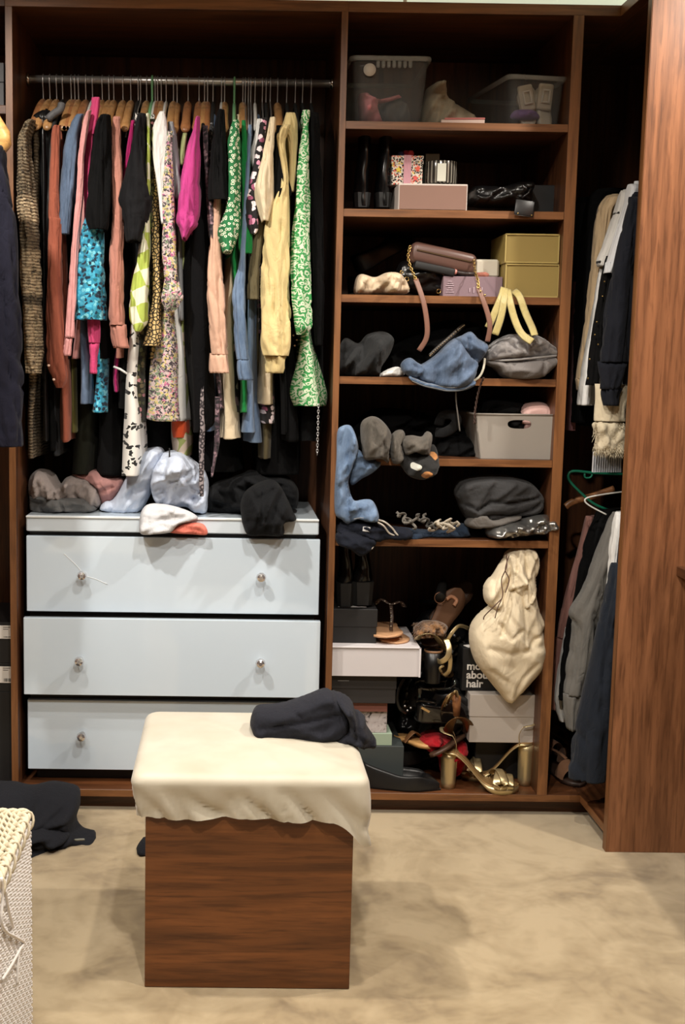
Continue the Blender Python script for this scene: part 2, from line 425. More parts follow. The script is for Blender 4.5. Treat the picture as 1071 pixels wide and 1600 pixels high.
def gingham(name, a, b, scale=22):
    g = N(name); v = g.coords((1, 1, 1), (0, .35, 0)); ck = g.n('ShaderNodeTexChecker'); ck.inputs['Scale'].default_value = scale
    ck.inputs['Color1'].default_value = (*lin(a), 1); ck.inputs['Color2'].default_value = (*lin(b), 1)
    n = g.noise(v, 12, 2); vv = g.mix(.03, v, n.outputs['Color'], 'ADD'); g.l(vv, ck.inputs['Vector'])
    g.color(ck.outputs['Color']); g.set(Roughness=.8); return g.m
def leopard(name, base, spot, scale=70):
    g = N(name); v = coords2(g); vo = g.voro(v, scale, 'DISTANCE_TO_EDGE'); vo.voronoi_dimensions = '2D'
    g.color(g.ramp(vo.outputs['Distance'], [(0, lin(spot)), (.14, lin(base))], 'CONSTANT')); g.set(Roughness=.8); return g.m
def marl(name, dark, light, bands):
    """chunky marled knit with paler bands at given heights"""
    g = N(name); tc = g.n('ShaderNodeTexCoord'); sx = g.n('ShaderNodeSeparateXYZ'); g.l(tc.outputs['Object'], sx.inputs[0])
    v = g.coords((60, 60, 190)); n = g.noise(v, 1.0, 3, .7)
    row = g.n('ShaderNodeTexWave'); row.bands_direction = 'Z'; row.inputs['Scale'].default_value = 34; row.inputs['Distortion'].default_value = 2.5; row.inputs['Detail'].default_value = 2
    g.l(tc.outputs['Object'], row.inputs['Vector'])
    z = g.math('ADD', g.math('MULTIPLY', sx.outputs['Z'], .5), .5)
    bf = g.ramp(z, bands)
    col = g.ramp(n.outputs['Fac'], [(.34, lin(dark)), (.56, lin(light))])
    c2 = g.mix(row.outputs['Fac'], g.mix(1., col, (.6, .57, .55), 'MULTIPLY'), col)
    g.color(g.mix(bf, g.mix(1., c2, (.13, .125, .12), 'MULTIPLY'), c2)); g.set(Roughness=.95)
    g.bump(row.outputs['Fac'], .7, .004); return g.m
def denim(name, a, b):
    g = N(name); v = g.coords((1, 1, .35)); n = g.noise(v, 22, 5, .65); w = g.noise(g.coords((260, 260, 60)), 1., 2)
    f = g.math('ADD', g.math('MULTIPLY', n.outputs['Fac'], .8), g.math('MULTIPLY', w.outputs['Fac'], .2))
    g.color(g.ramp(f, [(.36, lin(a)), (.66, lin(b))])); g.set(Roughness=.92, Sheen_Weight=.1); nb = g.bump(w.outputs['Fac'], .25, .001); g.bump(n.outputs['Fac'], .35, .008, nb); return g.m

DENIM = denim('blue_denim', (54, 70, 92), (94, 112, 138)); DENIM_L = denim('light_denim', (74, 96, 126), (116, 138, 166)); DENIM_D = denim('dark_denim', (24, 32, 46), (48, 60, 80))
HWOOD = wood('hanger_wood', 'y', (156, 112, 68), (196, 152, 102), .35, fine=.6)
HWOOD2 = wood('hanger_wood_dark', 'y', (140, 92, 58), (178, 124, 80), .35, fine=.6)
WHITEP = plain('white_plastic', (214, 214, 210), .35); GREENP = plain('green_plastic', (118, 178, 128), .35); BLACKP = plain('black_velvet', (20, 20, 20), .8)

# ------------------------------------------------------------------ hanging garments
CREASE = .30
def ring_xy(c, rx, ry, seed, v, a1, a2, n, k=3):
    out = []
    for j in range(n):
        t = 2*PI*j/n
        cr = 1-min(1, abs(nz(cos(t)*2.0+seed*3.1, sin(t)*2.0+seed, v*2.6))*4.5)
        el = 1-min(1, abs(nz(cos(t)*1.2+seed, v*13+cos(t)*1.5, seed*2.3))*4)
        w = 1 + a1*sin(k*t+seed*1.7+5*nz(v*4, seed)) + a2*nz(cos(t)*1.6+seed, sin(t)*1.6, v*8) - CREASE*cr*cr - CREASE*.6*el*el
        out.append(Vector((c.x+cos(t)*rx*w, c.y+sin(t)*ry*w, c.z)))
    return out
def hollow_end(rings, up=.03):
    """turn the last ring inwards so that a cuff or hem reads as an open end"""
    last = rings[-1]; c = sum(last, Vector())/len(last)
    r1 = [c+(p-c)*.86 for p in last]; r2 = [c+(p-c)*.7+Vector((0, 0, up)) for p in last]
    return rings+[r1, r2]
def sleeve(parent, rows, y, mat, name='sleeve', ry=None, n=36, a1=.07, a2=.2, seed=0., k=3, y1=None):
    """rows: (py, px_left, px_right) measured on the plane y"""
    L = []
    for i, (py, a, b) in enumerate(rows):
        yy = y if y1 is None else lerp(y, y1, i/(len(rows)-1))
        p, q = W(a, py, yy), W(b, py, yy)
        L.append(((p.x+q.x)/2, yy, (p.z+q.z)/2, abs(q.x-p.x)/2))
    m_ = max(8, int(abs(L[0][2]-L[-1][2])/.009)); L2 = catmull(L, m_)
    rings_ = []
    for i, (x, yy, z, r) in enumerate(L2):
        r = max(r, .003); t = i/(m_-1)
        e = min(1, .35+t*9)
        d = ry if ry else clamp(r*1.15, .014, .055)
        rings_.append(ring_xy(Vector((x, yy, z)), r, d*e, seed, z, a1, a2, n, k))
    g = Geo(); g.loft(hollow_end(rings_)); return g.build(name, mat, parent)
NECK_Z = RAILZ-.058; DROP = .115
def body(parent, rows, mat, y0=.06, y1=.425, n=40, seed=0., name='body', wav=.10, xh=None):
    """rows measured on the plane y0; the torso runs back from y0 to y1 over the hanger"""
    L = []
    for py, a, b in rows:
        p, q = W(a, py, y0), W(b, py, y0); L.append(((p.x+q.x)/2, (p.z+q.z)/2, abs(q.x-p.x)/2))
    m_ = max(10, int(abs(L[0][1]-L[-1][1])/.016)); L2 = catmull(L, m_)
    yc = (y0+y1)/2; hy = (y1-y0)/2; rings_ = []
    for i, (x, z, r) in enumerate(L2):
        e = clamp(.28+.72*(NECK_Z-z)/DROP, .28, 1)
        ring = []; r = max(r, .003)
        for j in range(n):
            t = 2*PI*j/n; c_, s_ = cos(t), sin(t)
            yy = yc + hy*e*(abs(s_)**.8)*(1 if s_ > 0 else -1)
            w = r*(abs(c_)**.7)*(1 if c_ > 0 else -1)
            fold = clamp((L2[0][1]-z)/.25)*wav
            xx = x + w*(1+.25*nz(yy*18+seed, z*5)) + .035*fold*sin(yy*48+seed+3*nz(z*3, seed)) + .03*fold*nz(yy*9, z*4, seed)*(1 if e > .6 else 0)
            ring.append(Vector((xx, yy, z + .006*nz(yy*20, seed, 2.)*(i == m_-1))))
        rings_.append(ring)
    g = Geo(); g.loft(hollow_end(rings_)); return g.build(name, mat, parent)

def hanger(kind, x, label, tw=0., dz=0., group='hangers on the left rail', arm=.205):
    """hook over the rail at x, arms running front to back; tw turns the front end sideways"""
    mt = {'wood': HWOOD, 'dark': HWOOD2, 'white': WHITEP, 'green': GREENP, 'black': BLACKP, 'wire': STEEL}[kind]
    nm = {'wire': 'wire_hanger'}.get(kind, 'wooden_hanger' if kind in ('wood', 'dark') else 'plastic_hanger')
    t = thing(nm, label, 'hanger', (x, RAILY, RAILZ), group)
    zn = NECK_Z+dz; R = .0175
    hookm = GREENP if kind == 'green' else STEEL
    pts = [Vector((x+tw*.02, RAILY-R*cos(a)*1., RAILZ+.0115+.0022-R+R*sin(a)+.0)) for a in [PI*1.15-PI*1.15*i/9 for i in range(10)]]
    pts = [Vector((x, RAILY + .0137*cos(a), RAILZ + .0137*sin(a))) for a in [-.5+(PI+.5)*i/10 for i in range(11)]]
    pts += [Vector((x, RAILY-.0137, RAILZ-.012)), Vector((x, RAILY-.006, RAILZ-.028)), Vector((x, RAILY, zn+.005)), Vector((x, RAILY, zn-.012))]
    Geo().tube(pts, .0034 if kind == 'green' else .0019, 7).build('hook', hookm, t)
    if kind == 'wire':
        tri = []
        for s_ in (-1, 1):
            pass
        p = [Vector((x, RAILY, zn)), Vector((x+tw*.5, RAILY-.1, zn-.045)), Vector((x+tw, RAILY-arm, zn-DROP)), Vector((x+tw, RAILY-arm+.01, zn-DROP-.012)), Vector((x, RAILY, zn-DROP-.014)),
             Vector((x-tw, RAILY+arm-.01, zn-DROP-.012)), Vector((x-tw, RAILY+arm, zn-DROP)), Vector((x-tw*.5, RAILY+.1, zn-.045))]
        Geo().tube(p, .0021, 6, closed=True).build('frame', mt, t); return t
    rings_ = []; M_ = 18; th = .0125 if kind in ('wood', 'dark') else .0055
    for i in range(M_+1):
        u = -1+2*i/M_; au = abs(u)
        yy = RAILY+u*arm; z = zn-DROP*(au**1.35) + (.006 if au > .9 else 0)*0
        hh = lerp(.017, .013, au)*(1 if kind in ('wood', 'dark') else .8); ww = th*(1+.35*clamp((au-.7)/.3))
        if au > .97: hh *= .6; ww *= .6
        xx = x - tw*u
        ring = []
        for j in range(10):
            a = 2*PI*j/10
            ring.append(Vector((xx+cos(a)*ww, yy, z-hh*.9+sin(a)*hh)))
        rings_.append(ring)
    Geo().loft(rings_).build('arms', mt, t)
    return t

GL = 'clothes hanging on the left rail'
def garment(name, label, cat, mat, hang, hl, sl=None, ys=.03, bd=None, cuff=None, cm=None, y0=.06, seed=None, x0=None, tw=0., ry=None, extra=None, wav=.10, a2=.2, k=3, dz=0., y1=None):
    """one garment and the hanger it hangs on; pixel rows of the photo give widths, planes give depth"""
    seed = seed if seed is not None else random.random()*50
    if x0 is None: x0 = (sl or bd)[0][1]*.5+(sl or bd)[0][2]*.5
    xw = W(x0, 185, .05).x
    t = thing(name, label, cat, (xw, RAILY, NECK_Z-DROP), GL)
    if sl: sleeve(t, sl, ys, mat, seed=seed, ry=ry, a2=a2, k=k, y1=y1)
    if cuff: sleeve(t, cuff, ys if y1 is None else y1, cm or mat, 'cuff', seed=seed+2, a1=.03, a2=.06)
    if bd:
        if bd[0][0] > 215:   # only the lower part shows: run it up to the hanger
            a, b = bd[0][1], bd[0][2]; mid = x0
            bd = [(172, mid-4, mid+4), (215, mid-5, mid+5)] + [(r[0], r[1], r[2]) for r in bd]
        body(t, bd, mat, y0, seed=seed, wav=wav)
    if extra: extra(t)
    if hang: hanger(hang, xw, hl, tw, dz)
    return t
random.seed(4)
MARL = marl('marled_knit', (52, 46, 40), (198, 176, 142), [(0, (0.22,)*3), (0.135, (0.22,)*3), (0.142, (1,)*3), (0.18, (1,)*3), (0.185, (0.12,)*3), (0.19, (0.9,)*3), (0.243, (0.9,)*3), (0.247, (0.1,)*3), (0.257, (0.1,)*3), (0.262, (1,)*3), (0.318, (1,)*3), (0.325, (0.15,)*3), (0.36, (0.3,)*3), (0.365, (1,)*3), (0.395, (0.9,)*3), (0.4, (0.3,)*3), (0.5, (0.35,)*3)])
RUST = cloth('rust_jersey', (146, 82, 64)); PINK_L = cloth('pale_pink_fleece', (204, 146, 144)); PINK_H = cloth('hot_pink_knit', (200, 72, 118)); MAG = cloth('magenta_crepe', (164, 38, 98))
BLOUSE = cloth('fuchsia_blouse', (184, 66, 132)); DUSTY = cloth('dusty_pink_fleece', (176, 122, 108)); CHAR = cloth('charcoal_crepe', (24, 24, 26), sheen=.03); PEACH = cloth('peach_fleece', (202, 164, 142))
OLIVE = cloth('olive_cotton', (92, 84, 62)); CREAM = cloth('cream_cotton', (218, 202, 172)); YELLOW = cloth('pale_yellow_fleece', (210, 190, 138)); WHITE = cloth('white_cotton', (222, 222, 220)); GREY = cloth('mid_grey_jersey', (140, 142, 146))
GREEN = cloth('bright_green_crepe', (30, 122, 62)); OLIVE_G = cloth('moss_green_cotton', (92, 88, 48)); NAVY = cloth('navy_fleece', (18, 20, 29), sheen=.05); GREY_D = cloth('dark_grey_jersey', (36, 37, 40))
TURQ = floral('turquoise_leaf_print', (42, 142, 176), [(20, 60, 84), (118, 200, 218), (14, 40, 60), (70, 170, 200), (30, 110, 120)], 96, .46)
DITSY = floral('ditsy_pink_multicolour_print', (206, 186, 186), [(176, 92, 138), (78, 70, 74), (206, 190, 118), (120, 140, 110), (60, 52, 60), (212, 130, 150)], 150, .5, .5)
DARKFL = floral('dark_olive_floral_print', (40, 42, 30), [(208, 140, 150), (90, 94, 60), (20, 20, 20), (120, 110, 80)], 70, .4)
PURPFL = floral('plum_grey_floral_print', (70, 54, 62), [(150, 122, 130), (30, 26, 30), (110, 88, 98)], 90, .42)
GREYFL = floral('black_and_grey_speckle', (26, 26, 28), [(160, 160, 162), (60, 60, 62), (110, 110, 112)], 130, .38)
PINKFL = floral('black_and_pink_floral_print', (18, 14, 18), [(214, 150, 176), (236, 220, 224), (18, 14, 18), (150, 80, 110)], 62, .42)
LEO = leopard('leopard_print', (206, 178, 122), (32, 26, 20), 96); LIME = gingham('lime_gingham', (170, 186, 84), (222, 222, 196)); PAIS = swirl('green_paisley', (48, 140, 72), (200, 212, 186), 38, .53)
DAISY = rings('green_daisy_print', (34, 112, 64), (226, 226, 206), 84, .15, .32, core=(70, 140, 80)); LEAFW = floral('white_with_black_leaves', (222, 220, 214), [(20, 20, 20), (222, 220, 214), (30, 30, 30)], 56, .36, .9)
PALEST = gingham('white_shell', (222, 220, 214), (205, 200, 190), 60)
LIGHTBLUE = cloth('pale_blue_fleece', (172, 182, 198))

# left to right along the rail
garment('knit_cardigan', 'grey and beige striped marled knit cardigan, leftmost on the rail', 'cardigan', MARL, 'dark', 'dark wooden hanger inside the marled knit cardigan', x0=52,
        sl=[(188, 44, 56), (205, 36, 52), (225, 29, 48), (300, 26, 56), (380, 31, 62), (480, 35, 65), (560, 38, 68), (583, 40, 67)], ys=.02, bd=[(178, 48, 60), (230, 46, 62), (580, 40, 58), (650, 39, 54), (716, 40, 55)], ry=.06, a2=.12)
garment('padded_jacket', 'glossy black padded jacket beside the marled cardigan', 'jacket', plain('black_nylon', (14, 14, 15), .35, bump=.2), 'wood', 'pale wooden hanger with its end showing above the black padded jacket', x0=63,
        sl=[(172, 66, 78), (183, 52, 86), (196, 54, 88), (240, 58, 84), (420, 60, 82), (585, 66, 80)], ys=.10, bd=[(168, 62, 70), (200, 60, 72), (560, 62, 74), (690, 64, 76)], tw=-.012)
garment('black_trousers', 'long black trousers between the padded jacket and the rust top', 'trousers', BLACK, 'wood', 'wooden hanger of the long black trousers', bd=[(205, 66, 78), (300, 68, 80), (560, 72, 84), (705, 74, 92)], x0=74, y0=.09)
def hooded(t):
    p = [W(x, y, .05) for x, y in ((74, 187), (84, 178), (94, 171), (97, 160))]
    Geo().tube(smooth3(p, 14), [.006]+[.011]*12+[.006], 10).build('rolled_collar', cloth('grey_nylon', (84, 84, 86), .6), t)
garment('grey_raincoat', 'dark grey raincoat with a rolled collar, left of the rust top', 'coat', GREY_D, 'black', 'black hanger holding the dark grey raincoat', bd=[(172, 80, 90), (230, 82, 94), (600, 80, 92), (712, 82, 93)], x0=84, y0=.10, extra=hooded)
garment('rust_top', 'long rust-red jersey top with a gathered beaded cuff', 'top', RUST, 'wood', 'pale wooden hanger with a rounded end beside the rust top', x0=98,
        sl=[(196, 86, 96), (212, 80, 94), (330, 75, 93), (352, 75, 97), (450, 72, 98), (560, 74, 106), (590, 80, 108), (606, 86, 100)], ys=.005, bd=[(200, 92, 99), (520, 92, 106), (600, 90, 108), (690, 90, 109)], tw=.002, extra=lambda t: [Geo().lathe([(.0, -.004), (.0042, -.002), (.0042, .002), (0, .004)], W(x, y, -.028), 8, cap=False).build('pearl_bead', plain('pearl', (235, 200, 180), .2), t) for x, y in ((76, 571), (84, 593))])
garment('moss_shirt', 'moss green shirt hanging behind the rust top', 'shirt', OLIVE_G, 'dark', 'dark wooden hanger of the moss green shirt', bd=[(200, 103, 109), (520, 106, 116), (676, 106, 120)], x0=104, y0=.12)
garment('black_vest', 'plain black vest between the rust and denim tops', 'vest', BLACK, 'wood', 'wooden hanger of the plain black vest', bd=[(168, 104, 114), (420, 96, 112), (560, 98, 112)], x0=110, y0=.08)
garment('denim_jacket', 'blue denim jacket with a frayed short sleeve', 'jacket', DENIM, 'dark', 'dark wooden hanger of the blue denim jacket', x0=122,
        sl=[(178, 121, 132), (195, 111, 128), (225, 101, 124), (290, 95, 118), (345, 91, 112), (366, 92, 110)], ys=.015, bd=[(176, 118, 128), (300, 108, 122), (540, 122, 138), (632, 121, 143)])
garment('pink_sweatshirt', 'pale pink sweatshirt with long ribbed cuffs, left of the hot pink jumper', 'sweatshirt', PINK_L, 'white', 'white plastic hanger of the pale pink sweatshirt', x0=133,
        sl=[(172, 138, 143), (185, 131, 141), (240, 122, 133), (300, 119, 130), (380, 112, 123), (450, 106, 120), (528, 101, 116)], ys=-.005, cuff=[(527, 101, 114), (540, 100, 113), (556, 97, 111)], bd=[(172, 136, 142), (400, 120, 134), (500, 116, 134), (560, 110, 124)])
garment('pink_jumper', 'hot pink knitted jumper next to the pale pink sweatshirt', 'jumper', PINK_H, 'wood', 'wooden hanger in the neck of the hot pink jumper', x0=149,
        sl=[(152, 144, 157), (170, 141, 156), (208, 133, 151), (218, 132, 148), (300, 131, 142), (400, 134, 146), (500, 136, 156), (536, 139, 156)], ys=.03, cuff=[(535, 139, 156), (560, 140, 153), (584, 140, 152)], bd=[(155, 144, 156), (300, 136, 148), (540, 138, 150), (560, 138, 150)])
garment('black_tee', 'black short-sleeved tee over the turquoise top', 'tee', BLACK, 'wood', 'wooden hanger of the black tee over the turquoise top', x0=168,
        sl=[(180, 161, 173), (195, 151, 174), (230, 144, 175), (300, 138, 175), (340, 136, 174), (360, 142, 168)], ys=-.02, bd=[(176, 162, 172), (350, 148, 168), (560, 150, 166)], ry=.05)
garment('turquoise_dress', 'turquoise leaf-print dress hanging below the black tee', 'dress', TURQ, 'wood', 'wooden hanger of the turquoise dress', x0=160,
        sl=[(190, 161, 167), (300, 148, 162), (335, 134, 160), (362, 126, 162), (400, 122, 165), (470, 118, 167), (500, 118, 166)], ys=.015, bd=[(195, 159, 166), (470, 134, 165), (560, 148, 166), (645, 138, 166)], ry=.05)
garment('dusty_sweatshirt', 'dusty pink sweatshirt with a long ribbed cuff', 'sweatshirt', DUSTY, 'wood', 'wooden hanger with a bent square end above the dusty pink sweatshirt', x0=183,
        sl=[(182, 178, 188), (210, 175, 189), (340, 174, 194), (430, 171, 194), (490, 168, 196), (508, 170, 198)], ys=.0, cuff=[(507, 171, 198), (525, 173, 200), (544, 176, 204)], bd=[(178, 179, 188), (350, 180, 192), (520, 178, 196), (560, 176, 196)])
garment('black_shirt', 'long black shirt with a white trimmed cuff', 'shirt', BLACK, 'wood', 'wooden hanger with a straight pale end, right of the dusty pink sweatshirt', x0=196, bd=[(215, 192, 202), (500, 186, 208), (600, 184, 206), (640, 184, 206)], y0=.08,
        extra=lambda t: Geo().tube([W(178, 573, .06), W(188, 577, .05), W(202, 586, .05)], .0035, 6).build('white_trim', WHITE, t))
garment('magenta_top', 'magenta crepe top seen as a narrow strip', 'top', MAG, 'black', 'black velvet hanger of the magenta top', x0=208,
        sl=[(188, 205, 211), (230, 198, 208), (300, 188, 199), (340, 188, 198)], ys=.03, bd=[(190, 203, 210), (400, 206, 226), (560, 178, 190), (612, 178, 188)], y0=.09)
garment('striped_blouse', 'black and white striped blouse with only its shoulder showing', 'blouse', gingham('mono_stripe', (210, 206, 200), (30, 30, 30), 90), 'wire', 'thin wire hanger of the striped blouse', x0=212, sl=[(176, 212, 218), (200, 208, 216), (230, 206, 215)], ys=.05, bd=[(178, 210, 217), (300, 206, 220), (420, 206, 222)], y0=.1)
garment('ruffle_top', 'charcoal top with a wide flared sleeve', 'top', CHAR, 'wood', 'wooden hanger of the charcoal flared-sleeve top', x0=222,
        sl=[(178, 216, 228), (200, 210, 229), (250, 200, 232), (300, 189, 238), (318, 187, 239), (350, 193, 232), (378, 198, 222)], ys=-.025, bd=[(176, 217, 227), (350, 200, 222), (420, 204, 220)], ry=.05, a2=.14)
garment('gingham_blouse', 'lime and white gingham blouse with a puffed sleeve', 'blouse', LIME, 'green', 'pale green plastic hanger of the gingham blouse', x0=231,
        sl=[(178, 228, 234), (240, 229, 236), (345, 224, 235), (400, 214, 236), (470, 204, 235), (500, 203, 234), (512, 207, 226), (518, 211, 220)], ys=.0, bd=[(178, 228, 234), (420, 222, 232), (500, 220, 232)], ry=.045)
garment('olive_floral_dress', 'dark olive floral dress between the charcoal top and white shirt', 'dress', DARKFL, 'dark', 'dark wooden hanger of the olive floral dress', x0=240,
        sl=[(186, 234, 245), (230, 228, 243), (300, 231, 248), (400, 237, 250)], ys=.03, bd=[(184, 235, 244), (400, 228, 246), (560, 206, 226), (660, 204, 226)], y0=.07)
garment('leopard_dress', 'leopard-print dress behind the lime gingham sleeve', 'dress', LEO, 'wood', 'wooden hanger of the leopard dress', x0=246,
        sl=[(200, 240, 248), (380, 238, 250), (460, 238, 252), (500, 232, 252), (528, 226, 252), (540, 222, 250)], ys=.02, bd=[(200, 240, 247), (430, 236, 248), (560, 230, 246)], y0=.08)
garment('leaf_print_skirt', 'white skirt with black leaf print at the lower left of the rail', 'skirt', LEAFW, 'white', 'white plastic hanger of the leaf-print skirt', x0=236, bd=[(560, 196, 218), (650, 190, 222), (700, 188, 223), (744, 186, 220)], y0=.03, wav=.06)
garment('white_shirt', 'crisp white shirt with a folded sleeve in the middle of the rail', 'shirt', WHITE, 'white', 'slim white hanger of the crisp white shirt', x0=254,
        sl=[(174, 250, 257), (190, 243, 261), (215, 238, 262), (250, 239, 259), (300, 245, 258), (350, 252, 258)], ys=-.015, bd=[(178, 250, 257), (350, 252, 260), (520, 262, 290), (657, 270, 296)], y0=.075)
garment('ditsy_dress', 'long pink and yellow ditsy floral dress in the middle of the rail', 'dress', DITSY, 'wood', 'wooden hanger of the ditsy floral dress', x0=266,
        sl=[(205, 262, 270), (235, 258, 269), (300, 255, 273), (380, 254, 276), (440, 256, 281), (466, 252, 287), (488, 258, 272)], ys=-.02, bd=[(205, 262, 269), (440, 248, 272), (500, 240, 274), (580, 230, 284), (657, 225, 289)], y0=.03, wav=.16)
garment('grey_tee', 'light grey jersey tee right of the white shirt', 'tee', GREY, 'wood', 'wooden hanger with a large round end above the grey tee', x0=272, sl=[(190, 262, 271), (210, 262, 276), (260, 265, 282), (310, 270, 286)], ys=.01, bd=[(192, 264, 272), (350, 272, 284), (500, 276, 288)], dz=-.005)
garment('sage_camisole', 'pale sage camisole with a satin strap', 'camisole', cloth('sage_satin', (150, 158, 108), .5), 'dark', 'dark wooden hanger of the sage camisole', x0=290, sl=[(208, 286, 293), (235, 281, 291), (258, 281, 288)], ys=.02, bd=[(210, 285, 292), (300, 284, 292), (420, 282, 294)], y0=.09)
garment('fuchsia_blouse', 'fuchsia pink blouse with a puffed gathered sleeve', 'blouse', BLOUSE, 'dark', 'dark wooden hanger of the fuchsia blouse', x0=308,
        sl=[(183, 306, 313), (205, 301, 313), (250, 286, 313), (300, 279, 313), (340, 275, 312), (352, 277, 310), (362, 282, 300), (374, 285, 292)], ys=-.03, bd=[(184, 304, 312), (350, 294, 310), (420, 296, 310)], ry=.06, k=5)
garment('long_black_dress', 'long black crepe dress reaching low below the fuchsia blouse', 'dress', cloth('black_crepe', (13, 13, 15), sheen=.03), 'wood', 'wooden hanger of the long black dress', x0=317, bd=[(190, 312, 322), (380, 288, 326), (450, 285, 328), (560, 290, 334), (650, 298, 336), (676, 300, 320)], y0=.02, wav=.2)
garment('plum_blouse', 'plum and grey floral blouse with a narrow sleeve', 'blouse', PURPFL, 'dark', 'dark wooden hanger of the plum floral blouse', x0=322, sl=[(196, 317, 325), (240, 318, 326), (300, 322, 331), (360, 326, 338), (372, 328, 338)], ys=-.005, bd=[(196, 317, 324), (500, 324, 336), (640, 340, 352)], y0=.09)
garment('speckled_top', 'black and grey speckled top left of the boxy black tee', 'top', GREYFL, 'black', 'black hanger of the speckled top', x0=331, sl=[(192, 328, 335), (220, 326, 336), (280, 328, 334)], ys=.03, bd=[(194, 327, 334), (400, 326, 338), (520, 328, 340)], y0=.1)
garment('boxy_tee', 'boxy black tee with a wide square sleeve', 'tee', cloth('black_jersey', (14, 14, 15), sheen=.03), 'white', 'white plastic hanger of the boxy black tee', x0=345, sl=[(172, 342, 351), (190, 337, 352), (240, 330, 354), (300, 325, 358), (314, 326, 360)], ys=-.025, bd=[(174, 341, 350), (340, 326, 346), (400, 310, 336), (432, 308, 332)], ry=.05, a2=.1)
garment('peach_sweatshirt', 'peach sweatshirt with a deep ribbed cuff', 'sweatshirt', PEACH, 'wood', 'wooden hanger of the peach sweatshirt', x0=350,
        sl=[(190, 344, 352), (310, 334, 346), (400, 325, 346), (460, 322, 350), (520, 326, 354), (554, 329, 356)], ys=-.005, cuff=[(552, 328, 356), (568, 327, 358), (583, 327, 361)], bd=[(192, 344, 351), (400, 334, 348), (560, 334, 352)])
garment('daisy_dress', 'green dress with a white daisy print and flared sleeve', 'dress', DAISY, 'green', 'pale green plastic hanger of the daisy dress', x0=366,
        sl=[(188, 364, 374), (215, 356, 375), (250, 353, 376), (310, 354, 377), (345, 346, 378), (365, 342, 377), (395, 349, 362)], ys=-.03, bd=[(186, 364, 373), (360, 354, 372), (400, 352, 372)], ry=.05)
garment('green_blouse', 'plain bright green blouse with short split sleeves', 'blouse', GREEN, 'wood', 'wooden hanger with a square end beside the daisy dress', x0=380,
        sl=[(188, 378, 384), (240, 376, 391), (300, 378, 391), (350, 376, 394), (380, 372, 395), (396, 374, 394)], ys=.0, bd=[(190, 378, 385), (350, 364, 380), (396, 358, 376), (560, 374, 388), (646, 374, 390)], y0=.03, wav=.04)
garment('navy_camisole', 'dark navy camisole between the green blouse and white tee', 'camisole', NAVY, 'wire', 'first thin wire hanger of the bunch in front of the green blouse', bd=[(205, 386, 396), (340, 388, 400), (460, 388, 402)], x0=389, y0=.1)
garment('black_floral_skirt', 'black skirt with a large pale flower near the hem', 'skirt', floral('black_with_large_flowers', (14, 14, 16), [(200, 178, 180), (14, 14, 16), (14, 14, 16), (90, 70, 74)], 26, .42), 'wire', 'second thin wire hanger of the bunch in front of the green blouse', bd=[(400, 356, 374), (560, 350, 374), (645, 346, 378)], x0=384, y0=.08)
garment('denim_shirt', 'light blue denim shirt with a buttoned cuff', 'shirt', DENIM_L, 'wire', 'third thin wire hanger of the bunch in front of the green blouse', x0=393,
        sl=[(195, 388, 394), (390, 376, 385), (440, 366, 384), (480, 364, 385), (530, 367, 386), (562, 371, 390)], ys=-.01, cuff=[(560, 370, 391), (578, 370, 394), (594, 373, 397)], bd=[(195, 389, 396), (450, 386, 398), (640, 378, 402), (676, 376, 404)], y0=.05, k=6)
garment('white_tee', 'white tee with a narrow folded sleeve beside the black floral blouse', 'tee', WHITE, 'white', 'chunky white hanger standing proud of the rail', x0=400, sl=[(186, 402, 410), (215, 397, 408), (238, 391, 402), (262, 394, 399)], ys=.01, bd=[(188, 402, 409), (400, 402, 412), (520, 402, 412)], y0=.1)
garment('black_floral_blouse', 'black blouse with a pink and white floral print', 'blouse', PINKFL, 'wire', 'thin wire hanger of the black floral blouse', x0=412,
        sl=[(184, 408, 418), (220, 402, 414), (260, 396, 410), (300, 386, 405), (335, 383, 405), (358, 388, 404), (366, 392, 399)], ys=-.01, bd=[(186, 408, 417), (400, 402, 416), (600, 404, 430), (661, 405, 432)], y0=.07)
garment('olive_shirt', 'olive brown shirt with a turned cuff behind the yellow sweatshirt', 'shirt', OLIVE, 'black', 'black hanger of the olive brown shirt', x0=418, sl=[(200, 414, 421), (340, 400, 416), (420, 390, 407), (468, 385, 407)], ys=.01, bd=[(200, 413, 420), (500, 400, 412), (640, 404, 424), (718, 406, 424)], y0=.11)
garment('cream_tee', 'cream tee with a ruffled short sleeve', 'tee', CREAM, 'wire', 'thin wire hanger of the cream tee', x0=425, sl=[(184, 421, 431), (200, 418, 431), (240, 410, 429), (285, 400, 428), (305, 399, 428), (325, 403, 425), (347, 408, 420)], ys=-.03, bd=[(184, 421, 430), (400, 412, 428), (560, 404, 430), (632, 402, 432)], ry=.05, k=4, y0=.05, wav=.05)
garment('black_wrap_top', 'black wrap top twisted around the yellow sweatshirt sleeve', 'top', BLACK, 'wood', 'wooden hanger standing alone, left of the yellow sweatshirt', x0=437, sl=[(196, 432, 442), (240, 430, 444), (280, 428, 454), (302, 427, 456), (325, 426, 440)], ys=-.035, bd=[(192, 433, 441), (400, 432, 444), (640, 438, 454), (680, 440, 452)], y0=.07)
def yell(t):
    sleeve(t, [(176, 446, 461), (190, 441, 465), (204, 440, 466), (220, 450, 466), (270, 452, 463), (300, 450, 460)], .0, YELLOW, 'hood_fold', seed=3.3)
